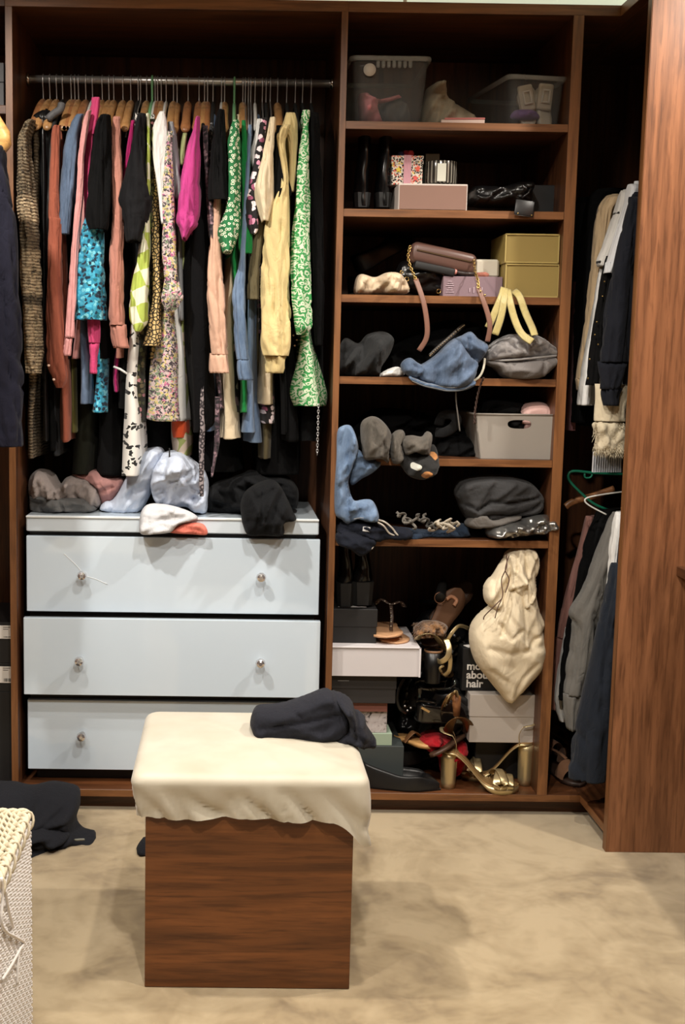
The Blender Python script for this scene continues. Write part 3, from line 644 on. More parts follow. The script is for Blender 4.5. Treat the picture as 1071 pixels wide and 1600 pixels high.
garment('yellow_sweatshirt', 'pale yellow sweatshirt with long ribbed cuffs', 'sweatshirt', YELLOW, 'black', 'black hanger of the yellow sweatshirt', x0=452,
        sl=[(196, 441, 455), (212, 433, 449), (230, 433, 446), (285, 438, 452), (330, 420, 454), (400, 410, 455), (470, 407, 455), (530, 406, 454), (556, 412, 450)], ys=-.02, cuff=[(554, 413, 449), (568, 414, 448), (583, 415, 443)], bd=[(180, 446, 458), (340, 440, 456), (560, 438, 452)], extra=yell, ry=.055)
garment('black_sequin_top', 'black top with pale beads behind the green paisley dress', 'top', BLACK, 'black', 'black hanger of the beaded black top', x0=466, bd=[(196, 462, 470), (400, 452, 464), (530, 446, 466), (690, 440, 470)], y0=.08,
        extra=lambda t: [Geo().lathe([(.0, -.003), (.0032, -.001), (.0032, .001), (0, .003)], W(x, y, .058), 8, cap=False).build('bead', plain('pearl', (235, 200, 180), .2), t) for x, y in ((459, 524), (464, 531), (461, 540))])
garment('paisley_dress', 'green and white paisley dress with a flared skirt', 'dress', PAIS, 'black', 'black hanger of the green paisley dress', x0=478,
        sl=[(172, 473, 485), (182, 471, 485), (198, 474, 483), (250, 466, 484), (330, 460, 485), (420, 454, 485), (490, 457, 487), (512, 460, 487), (523, 463, 474)], ys=-.03, bd=[(174, 473, 484), (400, 470, 486), (515, 472, 488), (560, 466, 500), (612, 455, 512), (634, 460, 512)], y0=.0, wav=.12)
garment('black_maxi_dress', 'long plain black dress, rightmost on the rail', 'dress', cloth('black_viscose', (10, 10, 11), sheen=.02), 'black', 'rightmost black hanger on the rail', x0=492, sl=[(176, 486, 498), (240, 485, 502), (400, 487, 506), (540, 492, 505)], ys=.03, bd=[(176, 487, 498), (400, 488, 508), (640, 470, 506), (690, 468, 500)], y0=.09)
# hems and trims that show under the row
garment('blue_jeans', 'mid-blue jeans whose hem shows under the long black dress', 'jeans', denim('mid_denim', (76, 98, 134), (112, 136, 172)), None, '', bd=[(560, 322, 340), (640, 320, 340), (674, 316, 338)], x0=334, y0=.08)
garment('lace_skirt', 'white lace-edged skirt hem under the black floral skirt', 'skirt', CREAM, None, '', bd=[(560, 344, 366), (645, 342, 372), (686, 336, 377)], x0=372, y0=.06, wav=.22)
garment('faded_jeans', 'faded jeans with a stitched hem under the denim shirt', 'jeans', DENIM_L, None, '', bd=[(560, 388, 402), (650, 385, 410), (692, 382, 414)], x0=404, y0=.09)
garment('orange_ombre_scarf', 'orange to lime ombre scarf hanging below the ditsy dress', 'scarf', swirl('ombre_print', (150, 160, 96), (202, 186, 168), 9, .5), None, '', bd=[(600, 272, 296), (665, 267, 298), (690, 266, 300), (716, 268, 298)], x0=276, y0=.10, wav=.05,
        extra=lambda t: body(t, [(655, 266, 296), (672, 266, 297), (684, 268, 294)], cloth('orange_print', (206, 84, 48)), .094, .43, name='orange_band'))
garment('snake_print_belt', 'grey and white snake-print tie belt hanging to the folded clothes', 'belt', rings('snake', (150, 140, 142), (60, 54, 58), 60, .2, .5), None, '', sl=[(600, 312, 320), (672, 311, 320), (720, 311, 319), (775, 312, 319)], ys=.03, x0=316)
garment('dark_print_sash', 'thin dark patterned sash right of the snake-print belt', 'sash', PURPFL, None, '', sl=[(620, 336, 344), (690, 335, 344), (720, 333, 338), (745, 330, 333)], ys=.05, x0=338)
garment('dark_olive_coat', 'long dark olive coat hanging low behind the rust top', 'coat', cloth('dark_olive_wool', (30, 31, 24), sheen=.02), None, '', bd=[(560, 116, 140), (650, 112, 150), (742, 108, 142)], x0=128, y0=.15)
garment('black_wide_trousers', 'wide black trousers hanging low behind the turquoise dress', 'trousers', BLACK, None, '', bd=[(560, 146, 184), (650, 148, 188), (742, 146, 190)], x0=176, y0=.16)
garment('black_evening_dress', 'black evening dress hanging low behind the ditsy dress', 'dress', BLACK, None, '', bd=[(560, 222, 262), (650, 220, 268), (735, 220, 266)], x0=250, y0=.17)
garment('black_pleated_skirt', 'black pleated skirt hanging low behind the snake-print belt', 'skirt', BLACK, None, '', bd=[(560, 296, 350), (650, 300, 372), (738, 300, 380)], x0=328, y0=.16)
garment('black_long_coat', 'long black coat hanging low behind the yellow sweatshirt', 'coat', BLACK, None, '', bd=[(560, 404, 462), (650, 400, 470), (742, 398, 470)], x0=430, y0=.16)
cn = thing('silver_chain_belt', 'thin silver chain hanging below the paisley dress', 'chain', W(497, 640, .0), None)
g = Geo()
for i in range(18):
    p = W(498-i*.12, 634+i*4.4, .0); R = Matrix.Rotation(PI/2*(i % 2), 3, 'Z')
    g.tube([p+R @ Vector((.0028*cos(a), 0, .0056*sin(a))) for a in [2*PI*k/8 for k in range(8)]], .0011, 5, closed=True)
g.build('links', STEEL, cn)
# ------------------------------------------------------------------ soft heaps and rigid boxes
import numpy as np
FOLD = 2.3
def puff(name, parent, mat, outline, y, front=.04, back=.03, R=.03, sp=.0062, folds=(.006, .035, 0., 2.5), creases=(), steps=(), yf=None, seed=0., sub=True, loc=None, sharp=False, rest=None):
    """a soft thing whose silhouette follows pixel `outline` on the plane y and swells towards and away from it"""
    P = [W(a, b, y) for a, b in outline]; pts = np.array([(p.x, p.z) for p in P])
    n = len(pts); B = []
    for i in range(n):
        p0, p1, p2, p3 = pts[i-1], pts[i], pts[(i+1) % n], pts[(i+2) % n]
        m_ = max(1, int(np.linalg.norm(p2-p1)/sp))
        for k_ in range(m_):
            u = k_/m_
            if sharp: B.append(p1+(p2-p1)*u)
            else: B.append(.5*((2*p1)+(-p0+p2)*u+(2*p0-5*p1+4*p2-p3)*u*u+(-p0+3*p1-3*p2+p3)*u**3))
    B = np.array(B); nb = len(B); rnd = random.Random(int(seed*97)+nb)
    lo, hi = B.min(0), B.max(0); G_ = []
    x = lo[0]+sp; r_ = 0
    zz = lo[1]+sp*.7
    while zz < hi[1]:
        x = lo[0]+sp*(.3+.5*(r_ % 2))
        while x < hi[0]:
            G_.append((x+rnd.uniform(-.12, .12)*sp, zz+rnd.uniform(-.12, .12)*sp)); x += sp
        zz += sp*.87; r_ += 1
    G_ = np.array(G_).reshape(-1, 2)
    def segdist(Q, A, Bp):
        d = Bp-A; L2 = (d*d).sum(-1)+1e-12
        t = ((Q[:, None, :]-A[None])*d[None]).sum(-1)/L2[None]; t = np.clip(t, 0, 1)
        X = Q[:, None, :]-(A[None]+t[..., None]*d[None]); dist = np.sqrt((X*X).sum(-1))
        j = dist.argmin(1); ii = np.arange(len(Q))
        cr = d[j, 0]*X[ii, j, 1]-d[j, 1]*X[ii, j, 0]
        return dist[ii, j], np.sign(cr)
    Bn = np.roll(B, -1, 0)
    if len(G_):
        dd, _ = segdist(G_, B, Bn)
        inside = np.zeros(len(G_), bool)
        for a, b in zip(B, Bn):
            c_ = ((a[1] > G_[:, 1]) != (b[1] > G_[:, 1]))
            with np.errstate(divide='ignore', invalid='ignore'):
                xi = (b[0]-a[0])*(G_[:, 1]-a[1])/(b[1]-a[1]+1e-15)+a[0]
            inside ^= c_ & (G_[:, 0] < xi)
        G_ = G_[inside & (dd > sp*.55)]
    Q = np.vstack([B, G_])
    vs, es, fs, _, _, _ = delaunay_2d_cdt([Vector((float(a), float(b))) for a, b in Q], [(i, (i+1) % nb) for i in range(nb)], [], 1, 1e-7)
    V = np.array([(v.x, v.y) for v in vs]); d, _ = segdist(V, B, Bn); d[d < 1e-6] = 0
    t = np.clip(d/(R*.5), 0, 1); h = np.sqrt(np.maximum(0, 1-(1-t)**2))
    amp, wl, ang, st = folds; disp = np.zeros(len(V)); ca, sa = cos(ang), sin(ang)
    for i, (a, b) in enumerate(V):
        u, w = a*ca+b*sa, -a*sa+b*ca
        wp = .55*nz(a*9+seed, b*9, 3.)
        n1 = 1-min(1, abs(nz(u/(wl*st*1.7)+seed, w/(wl*1.25)+wp, seed))*2.6); n2 = 1-min(1, abs(nz(u/(wl*st)*1.6+seed+7, w/wl*2.1+wp*1.5, seed+9))*2.6)
        disp[i] = amp*(1.1-2.2*n1**1.3-.8*n2**1.5)*.75
    if amp > 0:   # drapery folds: steep on one side, easing off on the other, bending and fading out
        area = float(np.prod(hi-lo)); K = int(clamp(area/(wl*wl*st*.55), 5, 34)); inn = np.where(d > sp)[0]
        for k_ in range(K):
            c0 = V[inn[rnd.randrange(len(inn))]] if len(inn) else V[0]; th = ang+rnd.gauss(0, .38); ct, s0 = cos(th), sin(th)
            t_ = (V[:, 0]-c0[0])*ct+(V[:, 1]-c0[1])*s0; s_ = -(V[:, 0]-c0[0])*s0+(V[:, 1]-c0[1])*ct
            L_ = wl*st*rnd.uniform(.5, 1.15); s_ = s_-rnd.uniform(-1, 1)*t_*t_/(L_*1.6); sd = rnd.choice((-1, 1)); s_ = s_*sd
            f1, f2 = wl*rnd.uniform(.10, .2), wl*rnd.uniform(.5, .9)
            disp += amp*FOLD*rnd.uniform(.6, 1.25)*np.exp(-(t_/L_)**2*2.2)*np.where(s_ > 0, np.exp(-s_/f1), np.exp(s_/f2))
        disp -= amp*1.5
    for poly, wd, dp in creases:
        pp = np.array([(W(a, b, y).x, W(a, b, y).z) for a, b in poly]); dist, _ = segdist(V, pp[:-1], pp[1:])
        disp -= dp*np.exp(-(dist/wd)**2)
    for poly, hgt, fall in steps:   # the left side of the line (walking along it) lies on top and rolls off
        pp = np.array([(W(a, b, y).x, W(a, b, y).z) for a, b in poly]); dist, sg = segdist(V, pp[:-1], pp[1:])
        s_ = dist*sg; disp += np.where(s_ > 0, hgt*np.exp(-s_/fall)*np.clip(s_/.004+.3, 0, 1), 0)
    size = hi-lo; vv = []
    off = np.array([yf((a-lo[0])/size[0], (b-lo[1])/size[1]) if yf else 0. for a, b in V])
    yfv = y+off-h*(front+disp*1.0); ybv = y+off+h*back
    if rest is not None:   # let the underside lie on the board it rests on
        zm = V[:, 1].min(); ht = V[:, 1].max()-zm
        if zm > rest: V[:, 1] -= (zm-rest)*np.clip(1-(V[:, 1]-zm)/(.5*ht), 0, 1)
        else: V[:, 1] = np.maximum(V[:, 1], rest)
    N_ = len(V); bidx = {}
    verts = [(V[i, 0], yfv[i], V[i, 1]) for i in range(N_)]
    for i in range(N_):
        if d[i] == 0: bidx[i] = i
        else: bidx[i] = len(verts); verts.append((V[i, 0], ybv[i], V[i, 1]))
    faces = []
    for f in fs:
        f = list(f); a, b, c_ = V[f[0]], V[f[1]], V[f[2]]
        if (b[0]-a[0])*(c_[1]-a[1])-(b[1]-a[1])*(c_[0]-a[0]) < 0: f = f[::-1]
        faces.append(tuple(f)); r2 = tuple(bidx[i] for i in f[::-1])
        if set(r2) != set(f): faces.append(r2)
    return link_mesh(name, verts, faces, mat, parent, True, loc=loc)
def soft(name, label, cat, mat, outline, y, part=None, group=None, **kw):
    """one soft thing that is a single mesh"""
    xs = [a for a, b in outline]; ys = [b for a, b in outline]
    return tag(puff(name, None, mat, outline, y, loc=W((min(xs)+max(xs))/2, max(ys), y), **kw), label, cat, group)

CARD = dict()
def card(name, col, rough=.6, var=.03): return plain(name, col, rough, var=var, bump=.05)
def fbox(name, label, cat, l, t, r, b, y, depth, mat, lid=None, lidmat=None, rot=0., group=None, lidh=None, over=.002, bev=.0012, sits=None, bot=None):
    """a box whose front face fills the pixel rectangle l,t,r,b on the plane y; lid = share of the height"""
    p, q = W(l, (t+b)/2, y), W(r, (t+b)/2, y); zt_, zb_ = W((l+r)/2, t, y).z, (bot if bot is not None else W((l+r)/2, b, y).z)
    w = q.x-p.x; hgt = zt_-zb_; c0 = Vector(((p.x+q.x)/2, y, zb_)); R = Matrix.Rotation(rot, 3, 'Z')
    th = thing(name, label, cat, c0, group)
    lh = hgt*lid if lid else 0
    Geo().box(c0+R @ Vector((0, depth/2, (hgt-lh*.5)/2)), (w-over*2, depth-over*2, hgt-lh*.5), R, bev).build('box_body', mat, th, False)
    if lid: Geo().box(c0+R @ Vector((0, depth/2, hgt-lh/2)), (w, depth, lh), R, bev).build('lid', lidmat or mat, th, False)
    return th, c0, w, hgt, R
def text_mesh(s, size, mat, parent, loc, name='lettering', bold=.0, rot=0.):
    cu = bpy.data.curves.new('lettering_curve', 'FONT'); cu.body = s; cu.size = size; cu.extrude = .0003; cu.offset = bold; cu.align_x = 'LEFT'; cu.space_line = .82
    ob = bpy.data.objects.new('lettering_curve', cu); C.objects.link(ob)
    dg = bpy.context.evaluated_depsgraph_get(); me = bpy.data.meshes.new_from_object(ob.evaluated_get(dg)); bpy.data.objects.remove(ob)
    R = Matrix.Rotation(rot, 4, 'Z') @ Matrix.Rotation(PI/2, 4, 'X'); me.transform(Matrix.Translation(Vector(loc)-origin_of(parent)) @ R)
    me.materials.clear(); me.materials.append(mat); o = bpy.data.objects.new(name, me); C.objects.link(o); o.parent = parent; return o

# ------------------------------------------------------------------ stool with cloth-covered cushion
ST = dict(x0=-.1682, x1=.2803, y0=-1.0268, d=.46)
LINEN = N('cream_sateen'); v = LINEN.coords(); n1 = LINEN.noise(v, 7, 3)
LINEN.color(LINEN.ramp(n1.outputs['Fac'], [(.3, lin((190, 182, 162))), (.7, lin((208, 201, 184)))])); LINEN.set(Roughness=.5, Sheen_Weight=.3)
n2 = LINEN.noise(v, 500, 2); LINEN.bump(n2.outputs['Fac'], .12, .001); LINEN = LINEN.m
STWOOD = wood('stool_walnut', 'x', (80, 45, 21), (134, 82, 43), scale=1.0)
cyf = -1.052; cx0 = W(203, 1240, cyf).x; cx1 = W(580, 1240, cyf).x
ctop = W(390, 1213, cyf).z; chem = W(390, 1283, cyf).z
cyb = WZ(390, 1110, ctop).y
stl = thing('cushioned_stool', 'walnut box stool with a cream cloth-covered cushion in the foreground', 'stool', (.056, -.8, 0))
panel('front_panel', stl, STWOOD, ST['x0'], ST['x1'], ST['y0'], ST['y0']+.018, 0.001, chem+.03)
panel('back_panel', stl, STWOOD, ST['x0'], ST['x1'], ST['y0']+ST['d']-.018, ST['y0']+ST['d'], 0.001, chem+.03)
for x in (ST['x0'], ST['x1']-.018): panel('side_panel', stl, WOOD['y'], x, x+.018, ST['y0']+.0185, ST['y0']+ST['d']-.0185, 0.001, chem+.03)
def cushion():
    w, dpt = (cx1-cx0)/2, (cyb-cyf)/2; cx, cy = (cx0+cx1)/2, (cyf+cyb)/2; n = 220
    def rr(s, inset, rad):
        # point on rounded rectangle, s in 0..1 starting at front-left going right
        a, b = w-inset, dpt-inset; rad = min(rad, a, b)
        segs = [(2*(a-rad)), PI/2*rad, 2*(b-rad), PI/2*rad]*2; tot = sum(segs); t = s*tot; k = 0
        while t > segs[k] and k < 7: t -= segs[k]; k += 1
        cs = [(-1, -1), (1, -1), (1, 1), (-1, 1)]
        side = k//2
        if k % 2 == 0:
            dirs = [(1, 0), (0, 1), (-1, 0), (0, -1)][side]; nr = [(0, -1), (1, 0), (0, 1), (-1, 0)][side]
            st = [(-(a-rad), -b), (a, -(b-rad)), ((a-rad), b), (-a, (b-rad))][side]
            return (st[0]+dirs[0]*t, st[1]+dirs[1]*t), nr
        cc = [((a-rad), -(b-rad)), ((a-rad), (b-rad)), (-(a-rad), (b-rad)), (-(a-rad), -(b-rad))][side]
        a0 = [-PI/2, 0, PI/2, PI][side]; an = a0+t/rad if rad > 0 else a0
        return (cc[0]+rad*cos(an), cc[1]+rad*sin(an)), (cos(an), sin(an))
    rings_ = []; hgt = ctop-chem
    levels = [('s', v_) for v_ in (-.02, 0, .08, .16, .25, .35, .45, .55, .65, .74)] + [('c', k/6*PI/2) for k in range(1, 7)] + [('t', f) for f in (.05, .10, .16, .24, .34, .46, .6, .75, .88, .97)]
    er = .024
    for kind, val in levels:
        ring = []
        for j in range(n):
            s = j/n
            if kind == 's': inset, zz = 0., val
            elif kind == 'c': inset, zz = er*(1-cos(val)), None
            else: inset = er+val*(dpt-er)*.999; zz = None
            (x, y_), nr = rr(s, inset, max(.028-inset*.4, .008))
            per = s*2*(2*w+2*dpt)
            z = ctop
            if kind == 's':
                corner = math.exp(-((x-w)**2+(y_+dpt)**2)/.045**2)*(1 if True else 0)
                low = chem - .060*corner - .007*nz(per*7, 1.) - .022*math.exp(-((x-w)**2)/.02**2)*clamp((y_+dpt)/.1)*clamp((.2-(y_+dpt))/.1)
                z = low+(ctop-er-low)*clamp((val+.02)/.76)
                f = 1-val*.9
                rg = 1-min(1, abs(nz(per*11+z*10, z*5, 4.))*3.0); rg2 = 1-min(1, abs(nz(per*26+z*14, z*9, 8.))*3)
                q = clamp((.74-val)/.62)**.9
                o = (-.019*rg**1.4 - .008*rg2**1.4)*q + .012*corner*q + .004*q
                x += nr[0]*o; y_ += nr[1]*o
            elif kind == 'c':
                z = ctop-er+er*sin(val)
            else:
                z = ctop + .012*(1-(1-val)**2) + .0022*nz(x*14, y_*14, 2.) + .0015*nz(x*40, y_*22, 5.)
            ring.append(Vector((cx+x, cy+y_, z)))
        rings_.append(ring)
    g = Geo(); g.loft(rings_, cap=False)
    b = len(g.v)-n; g.f.append(tuple(range(b, b+n)))
    return g.build('cushion_cover', LINEN, stl)
cushion()
panel('cushion_pad', stl, plain('pad', (200, 190, 170), .9), cx0+.02, cx1-.02, cyf+.02, cyb-.02, chem+.031, ctop-.004)

SLATE = cloth('slate_black_twill', (38, 39, 46), sheen=.08, bump=.35)
yk = WZ(480, 1157, ctop+.008).y
def tro(t):
    puff('folded_leg', t, SLATE, [(391, 1128), (400, 1109), (440, 1104), (478, 1092), (508, 1081), (524, 1086), (541, 1108), (546, 1134), (532, 1152), (480, 1158), (428, 1159), (402, 1157), (394, 1142)], yk+.055, .05, .07, .03,
         folds=(.004, .05, .25, 3), creases=(([(396, 1133), (420, 1127), (480, 1118), (530, 1108)], .004, .007), ([(452, 1102), (470, 1112)], .004, .006)), steps=(([(548, 1138), (541, 1106), (519, 1085)], .010, .02), ([(410, 1159), (412, 1140), (398, 1126)], .006, .01)), seed=1.)
    puff('waist_end', t, SLATE, [(519, 1085), (548, 1093), (556, 1112), (570, 1118), (573, 1132), (588, 1156), (583, 1166), (566, 1163), (548, 1158), (500, 1160), (470, 1160), (520, 1140), (540, 1120)], yk+.075, .05, .06, .022,
         folds=(.006, .022, -.8, 3), seed=2.4)
t = thing('folded_trousers', 'slate black trousers folded on the corner of the cream stool', 'trousers', W(480, 1160, yk)); tro(t)
def heap_dark(): return cloth('black_jersey_heap', (31, 32, 37), sheen=.06, bump=.3)
p = WZ(222, 1326, .0)
soft('dropped_sock', 'scrap of black cloth on the carpet behind the stool', 'cloth', heap_dark(), [(213, 1328), (221, 1312), (232, 1310), (240, 1320), (242, 1329), (228, 1330)], p.y, front=.03, back=.03, R=.02, seed=8.)

# heap of black clothes on the carpet
yh = WZ(75, 1335, .0).y
t = thing('black_clothes_heap', 'crumpled black jersey garment dropped on the carpet by the laundry basket', 'clothes', WZ(75, 1335, 0.))
HD = heap_dark()
puff('rear_fold', t, HD, [(-40, 1246), (5, 1238), (40, 1243), (72, 1238), (100, 1241), (118, 1247), (123, 1262), (118, 1284), (128, 1298), (148, 1303), (150, 1311), (140, 1317), (110, 1316), (80, 1322), (20, 1318), (-40, 1310)], yh+.13, .09, .08, .06, folds=(.016, .07, .5, 2.2), seed=5.5,
     creases=(([(60, 1285), (90, 1284), (118, 1290)], .006, .012), ([(85, 1268), (110, 1252)], .006, .01)), yf=lambda u, v: .10*(v-.3))
puff('front_fold', t, HD, [(-30, 1296), (20, 1296), (55, 1290), (80, 1299), (106, 1311), (100, 1320), (90, 1324), (84, 1336), (72, 1344), (50, 1342), (30, 1330), (-30, 1330)], yh+.03, .05, .05, .04, folds=(.012, .05, -.2, 2.2), seed=7.1, creases=(([(70, 1316), (76, 1330), (72, 1340)], .005, .01),), yf=lambda u, v: .06*v)
puff('neck_label', t, plain('grey_label', (120, 120, 110), .7), [(116, 1311), (132, 1310), (133, 1313), (118, 1314)], yh+.055, .003, .002, .002, sp=.003, folds=(0, .1, 0, 1))

# ------------------------------------------------------------------ clothes on the chest of drawers
LG = cloth('beige_grey_jersey', (142, 132, 128)); PG = cloth('dusty_rose_jersey', (166, 122, 118)); BW = cloth('pale_blue_white_fleece', (190, 200, 218)); MG = cloth('grey_marl_fleece', (92, 92, 92))
soft('grey_jogger', 'grey jogger with an elastic cuff at the left of the pile on the drawers', 'trousers', MG, [(47, 778), (52, 770), (90, 775), (130, 778), (150, 790), (148, 799), (122, 802), (100, 799), (80, 803), (60, 802), (48, 796)], .16, front=.05, back=.06, R=.02, folds=(.005, .03, .1, 2.), creases=(([(70, 780), (66, 792), (74, 799)], .004, .008), ([(96, 782), (104, 797)], .004, .008)), rest=ztop+.0005, seed=1.5)
soft('beige_trousers', 'folded beige trousers with a ribbed waistband on the drawers', 'trousers', LG, [(45, 752), (52, 738), (66, 732), (84, 740), (94, 756), (104, 746), (124, 742), (150, 756), (158, 772), (158, 790), (140, 796), (118, 786), (100, 782), (70, 782), (48, 780)], .20, front=.06, back=.08, R=.035, folds=(.010, .03, 1.45, 3), creases=(([(94, 757), (90, 772), (80, 781)], .005, .012), ([(120, 770), (134, 786)], .005, .010)), seed=2.)
soft('rose_sweatshirt', 'dusty rose sweatshirt crumpled behind the beige trousers', 'sweatshirt', PG, [(113, 742), (122, 734), (150, 733), (186, 740), (196, 756), (176, 782), (160, 784), (152, 762), (136, 752)], .24, front=.06, back=.06, R=.03, folds=(.008, .04, -.4, 2), creases=(([(136, 750), (160, 762), (178, 758)], .006, .012),), rest=ztop+.0005, seed=3.)
t = thing('pale_blue_hoodie', 'crumpled pale blue hoodie in the middle of the pile on the drawers', 'hoodie', W(240, 800, .16))
puff('sleeve', t, BW, [(156, 796), (164, 783), (176, 780), (190, 760), (206, 728), (222, 704), (252, 698), (258, 720), (240, 760), (234, 776), (222, 796), (206, 803), (180, 802)], .18, .06, .05, .04, folds=(.008, .04, .9, 3), creases=(([(232, 716), (212, 752), (204, 780)], .006, .012),), steps=(([(176, 800), (172, 790), (178, 782)], .008, .01),), seed=4.)
puff('hood', t, BW, [(236, 738), (244, 716), (258, 706), (282, 703), (300, 716), (318, 732), (326, 752), (325, 778), (322, 801), (304, 800), (290, 792), (268, 793), (246, 788), (236, 766)], .14, .07, .08, .045, folds=(.013, .045, .6, 1.6), creases=(([(262, 712), (260, 738), (272, 748), (296, 738)], .006, .016), ([(244, 770), (268, 764), (284, 748)], .005, .012), ([(288, 740), (304, 762), (318, 770)], .005, .012), ([(292, 790), (304, 776), (312, 776)], .005, .012)), seed=5.)
o = puff('drawcord', t, plain('black_cord', (20, 20, 20), .7), [(264, 742), (266, 742), (266, 700), (264, 700)], .055, .002, .002, .002, sp=.004, folds=(0, .1, 0, 1))
soft('white_tee', 'white tee hanging over the front edge of the drawers', 'tee', cloth('white_marl', (206, 208, 212)), [(219, 816), (222, 797), (234, 787), (262, 788), (294, 797), (310, 808), (296, 814), (280, 818), (268, 829), (246, 832), (222, 832)], .05, front=.035, back=.04, R=.025, folds=(.006, .04, .2, 2), creases=(([(226, 820), (240, 814), (262, 818)], .003, .005), ([(262, 797), (286, 808), (296, 813)], .003, .005)), seed=6., yf=lambda u, v: -.035+.03*v)
soft('coral_cloth', 'small coral pink cloth under the white tee on the drawers', 'cloth', cloth('coral_cotton', (230, 128, 112)), [(266, 831), (280, 820), (296, 816), (318, 818), (324, 834), (300, 834)], .04, front=.012, back=.012, R=.012, folds=(.002, .03, 0, 2), seed=7., yf=lambda u, v: -.012)
t = thing('black_jumper', 'crumpled black jumper hanging over the right end of the drawers', 'jumper', W(400, 800, .14)); BJ = cloth('soft_black_knit', (20, 21, 23), sheen=.05, bump=.4)
puff('rear_mass', t, BJ, [(326, 766), (340, 752), (378, 740), (392, 734), (418, 740), (446, 742), (464, 760), (467, 780), (460, 796), (430, 800), (330, 800)], .22, .07, .08, .05, folds=(.016, .05, -.5, 2), seed=8.)
puff('front_sleeve', t, BJ, [(376, 786), (384, 768), (402, 756), (424, 750), (440, 762), (458, 798), (462, 812), (444, 816), (442, 834), (410, 835), (388, 834), (380, 820), (377, 804)], .06, .05, .06, .04, folds=(.010, .04, 1.1, 2), creases=(([(396, 765), (402, 790), (410, 806)], .006, .014), ([(428, 790), (440, 806)], .006, .012)), seed=9., yf=lambda u, v: -.03+.05*v)
# ------------------------------------------------------------------ shoes
LEATHER = plain('black_leather', (14, 14, 15), .32, var=.1, bump=.05); PATENT = plain('black_patent', (10, 10, 11), .08, coat=.8); RUBBER = plain('black_rubber', (18, 18, 18), .6)
GOLD = plain('gold_leather', (202, 184, 142), .36, .8, bump=.05); GOLDM = plain('gold_metal', (200, 170, 108), .3, 1.); TAN = plain('tan_insole', (196, 142, 98), .6, var=.1); BRONZE = plain('bronze_leather', (120, 92, 60), .3, .8)
BRSOLE = plain('brown_sole', (104, 72, 50), .6, var=.15)
def place(loc, yaw=0., pitch=0., roll=0.):
    return Matrix.Translation(Vector(loc)) @ Matrix.Rotation(yaw, 4, 'Z') @ Matrix.Rotation(pitch, 4, 'Y') @ Matrix.Rotation(roll, 4, 'X')
HW = [(0, .0), (.02, .09), (.08, .145), (.2, .155), (.35, .145), (.5, .155), (.65, .185), (.78, .19), (.9, .145), (.97, .08), (1, .0)]
HWP = [(0, .0), (.02, .09), (.08, .14), (.2, .15), (.4, .14), (.6, .16), (.72, .15), (.85, .09), (.95, .035), (1, .0)]
def halfw(u, tab=HW):
    for (a, b), (c_, d_) in zip(tab, tab[1:]):
        if u <= c_: return lerp(b, d_, (u-a)/(c_-a))
    return 0.
def sole(M, L, t0, t1, prof=lambda u: 0., tab=HW, n=26, wide=1., u0=0., u1=1.):
    """foot-shaped slab: prof(u) lifts it, t0/t1 bottom and top offsets (numbers or functions)"""
    f0 = t0 if callable(t0) else (lambda u: t0); f1 = t1 if callable(t1) else (lambda u: t1); g = Geo(); rings_ = []
    for i in range(n):
        u = u0+(u1-u0)*(.5-.5*cos(PI*i/(n-1))); w = max(halfw(u, tab)*L*wide, .001); z = prof(u)
        sh_ = .012*sin(u*PI)*L
        rings_.append([M @ Vector((u*L, y_*w+sh_, z_)) for y_, z_ in ((-1, z+f0(u)), (1, z+f0(u)), (1, z+f1(u)), (.5, z+f1(u)-.001), (-.5, z+f1(u)-.001), (-1, z+f1(u)))])
    g.loft(rings_); return g
def strap(M, pts, w, th=.0015, n=16, up=(0, 0, 1), closed=False):
    P = smooth3(pts, n); P = [M @ p for p in P]; R = M.to_3x3()
    return Geo().tube(P, 1., 8, flat=(w/2, th), up=(R @ Vector(up)), closed=closed)
def shoe(M, L, upper, solem, t, tab=HWP, h=.055, hh=.055, lining=None, opened=(.52, .66)):
    sole(M, L, 0., .006, tab=tab).build('sole', solem, t)
    rings_ = []; n = 30; K = 16
    for i in range(n):
        u = .012+(.982-.012)*(.5-.5*cos(PI*i/(n-1))); w = max(halfw(u, tab)*L, .002); b = clamp((u-opened[0])/(opened[1]-opened[0])); b = b*b*(3-2*b)
        hc = h*(1-clamp((u-.55)/.45)**1.8)*.95+.012; ho = lerp(hh, h*.72, clamp(u/.5))
        if u < .05: ho *= .9
        ring = []
        for k in range(-K, K+1):
            s_ = k/K; a = abs(s_); sg = 1 if s_ >= 0 else -1
            cw, cz = w*sin(a*PI/2), hc*cos(a*PI/2)
            if a > .5: q = (1-a)*2; ow, oz = w*(1-.12*q*q), ho*q
            else: q = a*2; ow, oz = w*.84*q**.6, .007+(ho-.007)*q**3
            ring.append(M @ Vector((u*L, sg*lerp(ow, cw, b), .005+lerp(oz, cz, b))))
        rings_.append(ring)
    g = Geo(); g.loft(rings_, cap=False, closed=False); return g.build('upper', upper, t)
